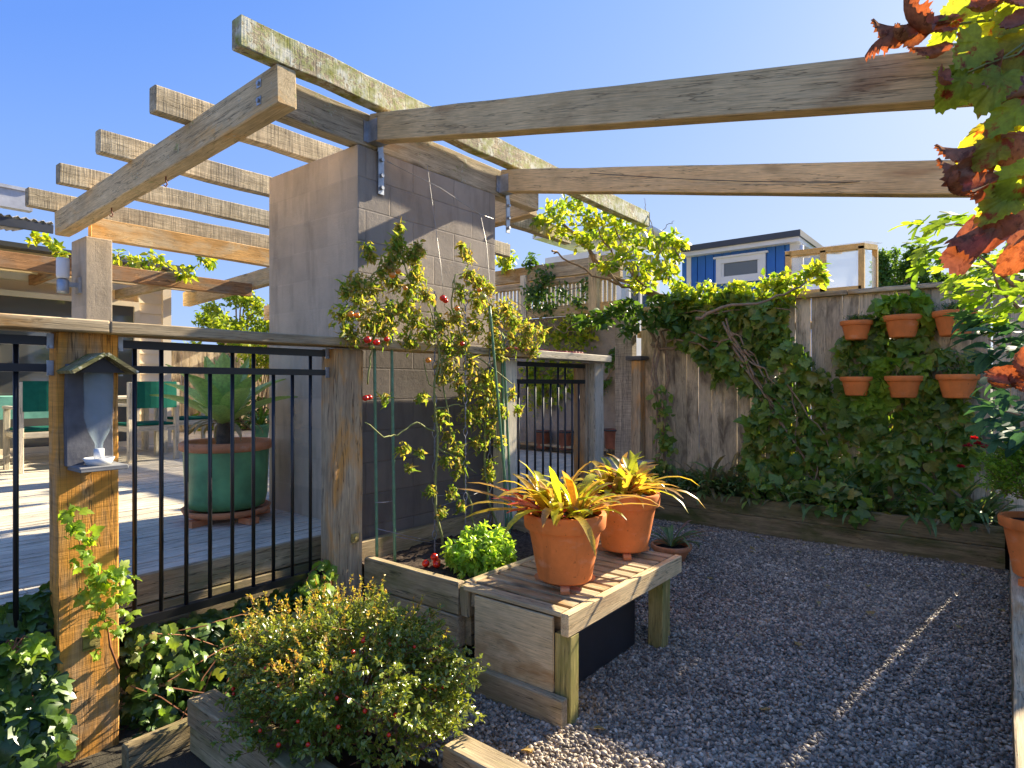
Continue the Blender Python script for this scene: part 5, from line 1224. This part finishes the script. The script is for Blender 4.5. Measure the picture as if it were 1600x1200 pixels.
# ================= ivy on the retaining edge and left foreground =================
def bank(label, y, poly, n, size, mat, thick=.2, tm=[T_IVY, T_IVY2], dn=.5, name='ground_ivy'):
    q = [aty(a, b_, y) for a, b_ in poly]; q = [(v.x, v.z) for v in q]; a = np.array(q); c = rng.uniform(a.min(0), a.max(0), (n*4, 2)); c = c[inpoly(c, q)][:n]
    Pp = np.column_stack([c[:, 0], y-rng.uniform(0, thick, len(c))*(1.25-(c[:, 1]-a[:, 1].min())/(np.ptp(a[:, 1])+.01)), c[:, 1]]); k = len(Pp)
    t = thing(name, label, 'climber', (float(Pp[:, 0].mean()), y, 0))
    leafmesh('foliage', Pp, unit(k)*.6+np.array([-.1,-.35,-dn]), unit(k)*.6+np.array([0,-.9,.6]), rng.uniform(size*.5, size*1.2, k), tm, mat, t)
    m = MB()
    for i in range(14):
        s = Pp[random.randrange(k)]; e = Pp[random.randrange(k)]
        if np.linalg.norm(s-e) < .6: m.tube([s, (s+e)/2+np.array([0,.02,.02]), e], .003, 4)
    m.build('stem', M_RSTEM, t); return t
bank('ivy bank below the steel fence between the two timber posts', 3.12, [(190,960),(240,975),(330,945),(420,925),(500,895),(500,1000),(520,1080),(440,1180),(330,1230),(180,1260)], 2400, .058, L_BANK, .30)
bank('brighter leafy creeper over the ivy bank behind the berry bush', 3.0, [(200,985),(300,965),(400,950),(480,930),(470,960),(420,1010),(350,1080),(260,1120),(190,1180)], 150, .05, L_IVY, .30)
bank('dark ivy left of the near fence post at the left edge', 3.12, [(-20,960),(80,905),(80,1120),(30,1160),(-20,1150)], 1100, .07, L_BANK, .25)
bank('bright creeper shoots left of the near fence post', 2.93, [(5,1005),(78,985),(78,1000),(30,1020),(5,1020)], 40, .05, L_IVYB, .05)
bank('small creeper by the foot of the middle fence post', 2.98, [(455,920),(510,865),(515,900),(500,930)], 60, .055, L_IVYB, .1)
def postvine():
    P = []; 
    for px, py, r, n in ((112,800,.03,9),(118,820,.04,12),(125,845,.04,12),(112,830,.04,8),(140,835,.035,8),(135,870,.04,10),(150,885,.04,10),(120,875,.03,6),(160,905,.045,12),(145,915,.04,10),(130,925,.04,8),(175,895,.04,8),(190,890,.03,6),(150,945,.045,12),(185,935,.04,10),(200,925,.04,8),(165,965,.04,10),(195,955,.04,8),(145,985,.03,8),(185,985,.04,8),(150,1020,.025,6),(205,905,.03,5),(170,925,.04,8)):
        c = np.array(aty(px, py, 2.88)); P.append(c+unit(n)*rng.uniform(.1, 1, (n, 1))*r)
    P = np.concatenate(P); k = len(P)
    t = thing('creeper', 'sunlit creeper climbing the lower half of the near fence post', 'climber', (.9, 2.88, 0))
    leafmesh('foliage', P, unit(k)*.8+np.array([0,-.2,-.4]), unit(k)*.5+np.array([.3,-.9,.6]), rng.uniform(.022,.05,k), [T_IVY, T_IVY2, T_TOM], L_IVYB, t)
    m = MB(); m.tube([aty(*p, 2.92) for p in ((185,1045),(172,1010),(168,980),(150,940),(140,890),(125,850),(112,800))], [.005,.005,.004,.004,.003,.003,.002], 5)
    m.build('stem', M_RSTEM, t, True)
postvine()
# leafy tufts on the far pergola beams
for lb, pts in (('leafy vine tuft under the pergola beam left of the slim block column', [(55,372),(75,376),(90,385),(98,395)]), ('leafy vine tuft hanging right of the slim block column', [(185,400),(205,408),(225,415),(240,400),(255,410),(235,425)]), ('small dark vine tuft below the orange beam', [(285,430),(298,425)]), ('small bright vine sprig just under the orange beam', [(315,406),(325,409)])):
    t = thing('vine_tuft', lb, 'climber', atd(*pts[0], 7.6)); P = []
    for px, py in pts: n = 26; c = np.array(atd(px, py, 7.6)); P.append(c+unit(n)*rng.uniform(.1, 1, (n, 1))*np.array([.11,.11,.09]))
    P = np.concatenate(P); k = len(P); leafmesh('foliage', P, unit(k), unit(k)+np.array([0,0,.9]), rng.uniform(.06,.11,k), [T_OVAL, T_OVAL2], L_VINE, t)
    m = MB(); m.tube([atd(*pts[0], 7.6)+Vector((0,0,.05))]+[atd(*p, 7.6) for p in pts], .006, 5); m.build('stem', M_VSTEM, t, True)

# fallen leaves on the pebbles
fl0 = None
for i, (px, py, lb) in enumerate(((1172,863,'small dry yellow leaf far out on the pebbles'), (1562,953,'yellow leaf on the pebbles near the right-hand bed'), (930,1140,'curled brown leaf in the sunlit pebbles by the bench leg'), (1250,1010,'dry leaf in the middle of the shaded pebbles'), (1110,905,'little dry leaf beyond the bench on the pebbles'), (1360,960,'tan leaf on the dark pebbles left of the sun streak'), (1190,1110,'brown leaf lying low in the picture left of the sun streak'), (830,1175,'dry leaf on the pebbles beside the berry bush'))):
    d = 1.49*965/(py-600); p = atd(px, py, d); p.z = .016
    o = leafmesh('fallen_leaf', [p[:]], [(random.uniform(-1,1), random.uniform(-1,1), .1)], [(.2,.1,1)], [.05], [G1], leafmat('fallen_leaf', [(.45,.33,.08), (.35,.2,.08)], .2, .7), None)
    tag(o, lb, 'leaf', 'fallen leaves on the pebbles')
tm_ = leafmat('dry_litter', [(.40,.28,.10), (.28,.16,.07), (.45,.38,.15), (.22,.13,.07)], .2, .7)
for i in range(40):
    y = random.uniform(.1, 2.5); x = random.choice((random.uniform(2.6, 6.3), random.uniform(5.6, 6.33)))
    if x < 3.7 and y > 1.3: continue
    o = leafmesh('dry_leaf', [(x, y, .018)], [(random.uniform(-1,1), random.uniform(-1,1), .1)], [(random.uniform(-.4,.4),random.uniform(-.4,.4),1)], [random.uniform(.02,.045)], [random.choice((T_OVAL, T_CURL, G1))], tm_, None)
    tag(o, 'tiny dry leaf scattered among the grey pebbles', 'leaf', 'tiny dry leaves scattered on the pebbles')

# ================= camera, sun, sky =================
cam = bpy.data.cameras.new('camera'); co = bpy.data.objects.new('camera', cam); C.objects.link(co); S.camera = co
co.location = (0, 0, H); co.rotation_euler = (R(90), 0, math.atan2(FY, FX)-R(90)); cam.sensor_width = 36; cam.lens = 965/1600*36; cam.clip_end = 500; cam.clip_start = .05
AZ, EL = R(-7.6), R(28)
sd = Vector((math.cos(AZ)*math.cos(EL), math.sin(AZ)*math.cos(EL), math.sin(EL)))
l = bpy.data.lights.new('sun', 'SUN'); lo = bpy.data.objects.new('sun', l); C.objects.link(lo); l.energy = 5.0; l.angle = R(.55); l.color = (1, .88, .68)
lo.rotation_euler = sd.to_track_quat('Z', 'Y').to_euler(); lo.location = (10, 0, 10)
W = bpy.data.worlds.new('World'); S.world = W; W.use_nodes = True; nt = W.node_tree
sky = nt.nodes.new('ShaderNodeTexSky'); sky.sky_type = 'NISHITA'; sky.sun_disc = False; sky.sun_elevation = EL; sky.sun_rotation = R(90)-AZ
sky.altitude = 0; sky.air_density = 1.0; sky.dust_density = .6; sky.ozone_density = 2.0
bw = nt.nodes.new('ShaderNodeRGBToBW'); nt.links.new(sky.outputs[0], bw.inputs[0])
lg = mth(nt, 'DIVIDE', mth(nt, 'LOGARITHM', mth(nt, 'MAXIMUM', bw.outputs[0], .5), 2.), 6.)
tone = ramp(nt, mth(nt, 'MAXIMUM', lg, 0.), [(0, (.12,.28,.80)), (.155, (.15,.33,.88)), (.21, (.22,.41,.91)), (.345, (.37,.55,.95)), (.5, (.56,.70,.96)), (.67, (.78,.86,1.)), (1, (1.,1.,1.))])
vm = nt.nodes.new('ShaderNodeVectorMath'); vm.operation = 'SCALE'; vm.inputs['Scale'].default_value = 2.8; nt.links.new(tone, vm.inputs[0])
nt.links.new(vm.outputs[0], nt.nodes['Background'].inputs['Color']); nt.nodes['Background'].inputs['Strength'].default_value = .125
S.view_settings.view_transform = 'Standard'; S.view_settings.look = 'None'; S.view_settings.exposure = 1.68; S.view_settings.gamma = 1
S.render.engine = 'CYCLES'; S.cycles.max_bounces = 8; S.cycles.diffuse_bounces = 6; S.cycles.transparent_max_bounces = 8; S.cycles.use_denoising = True
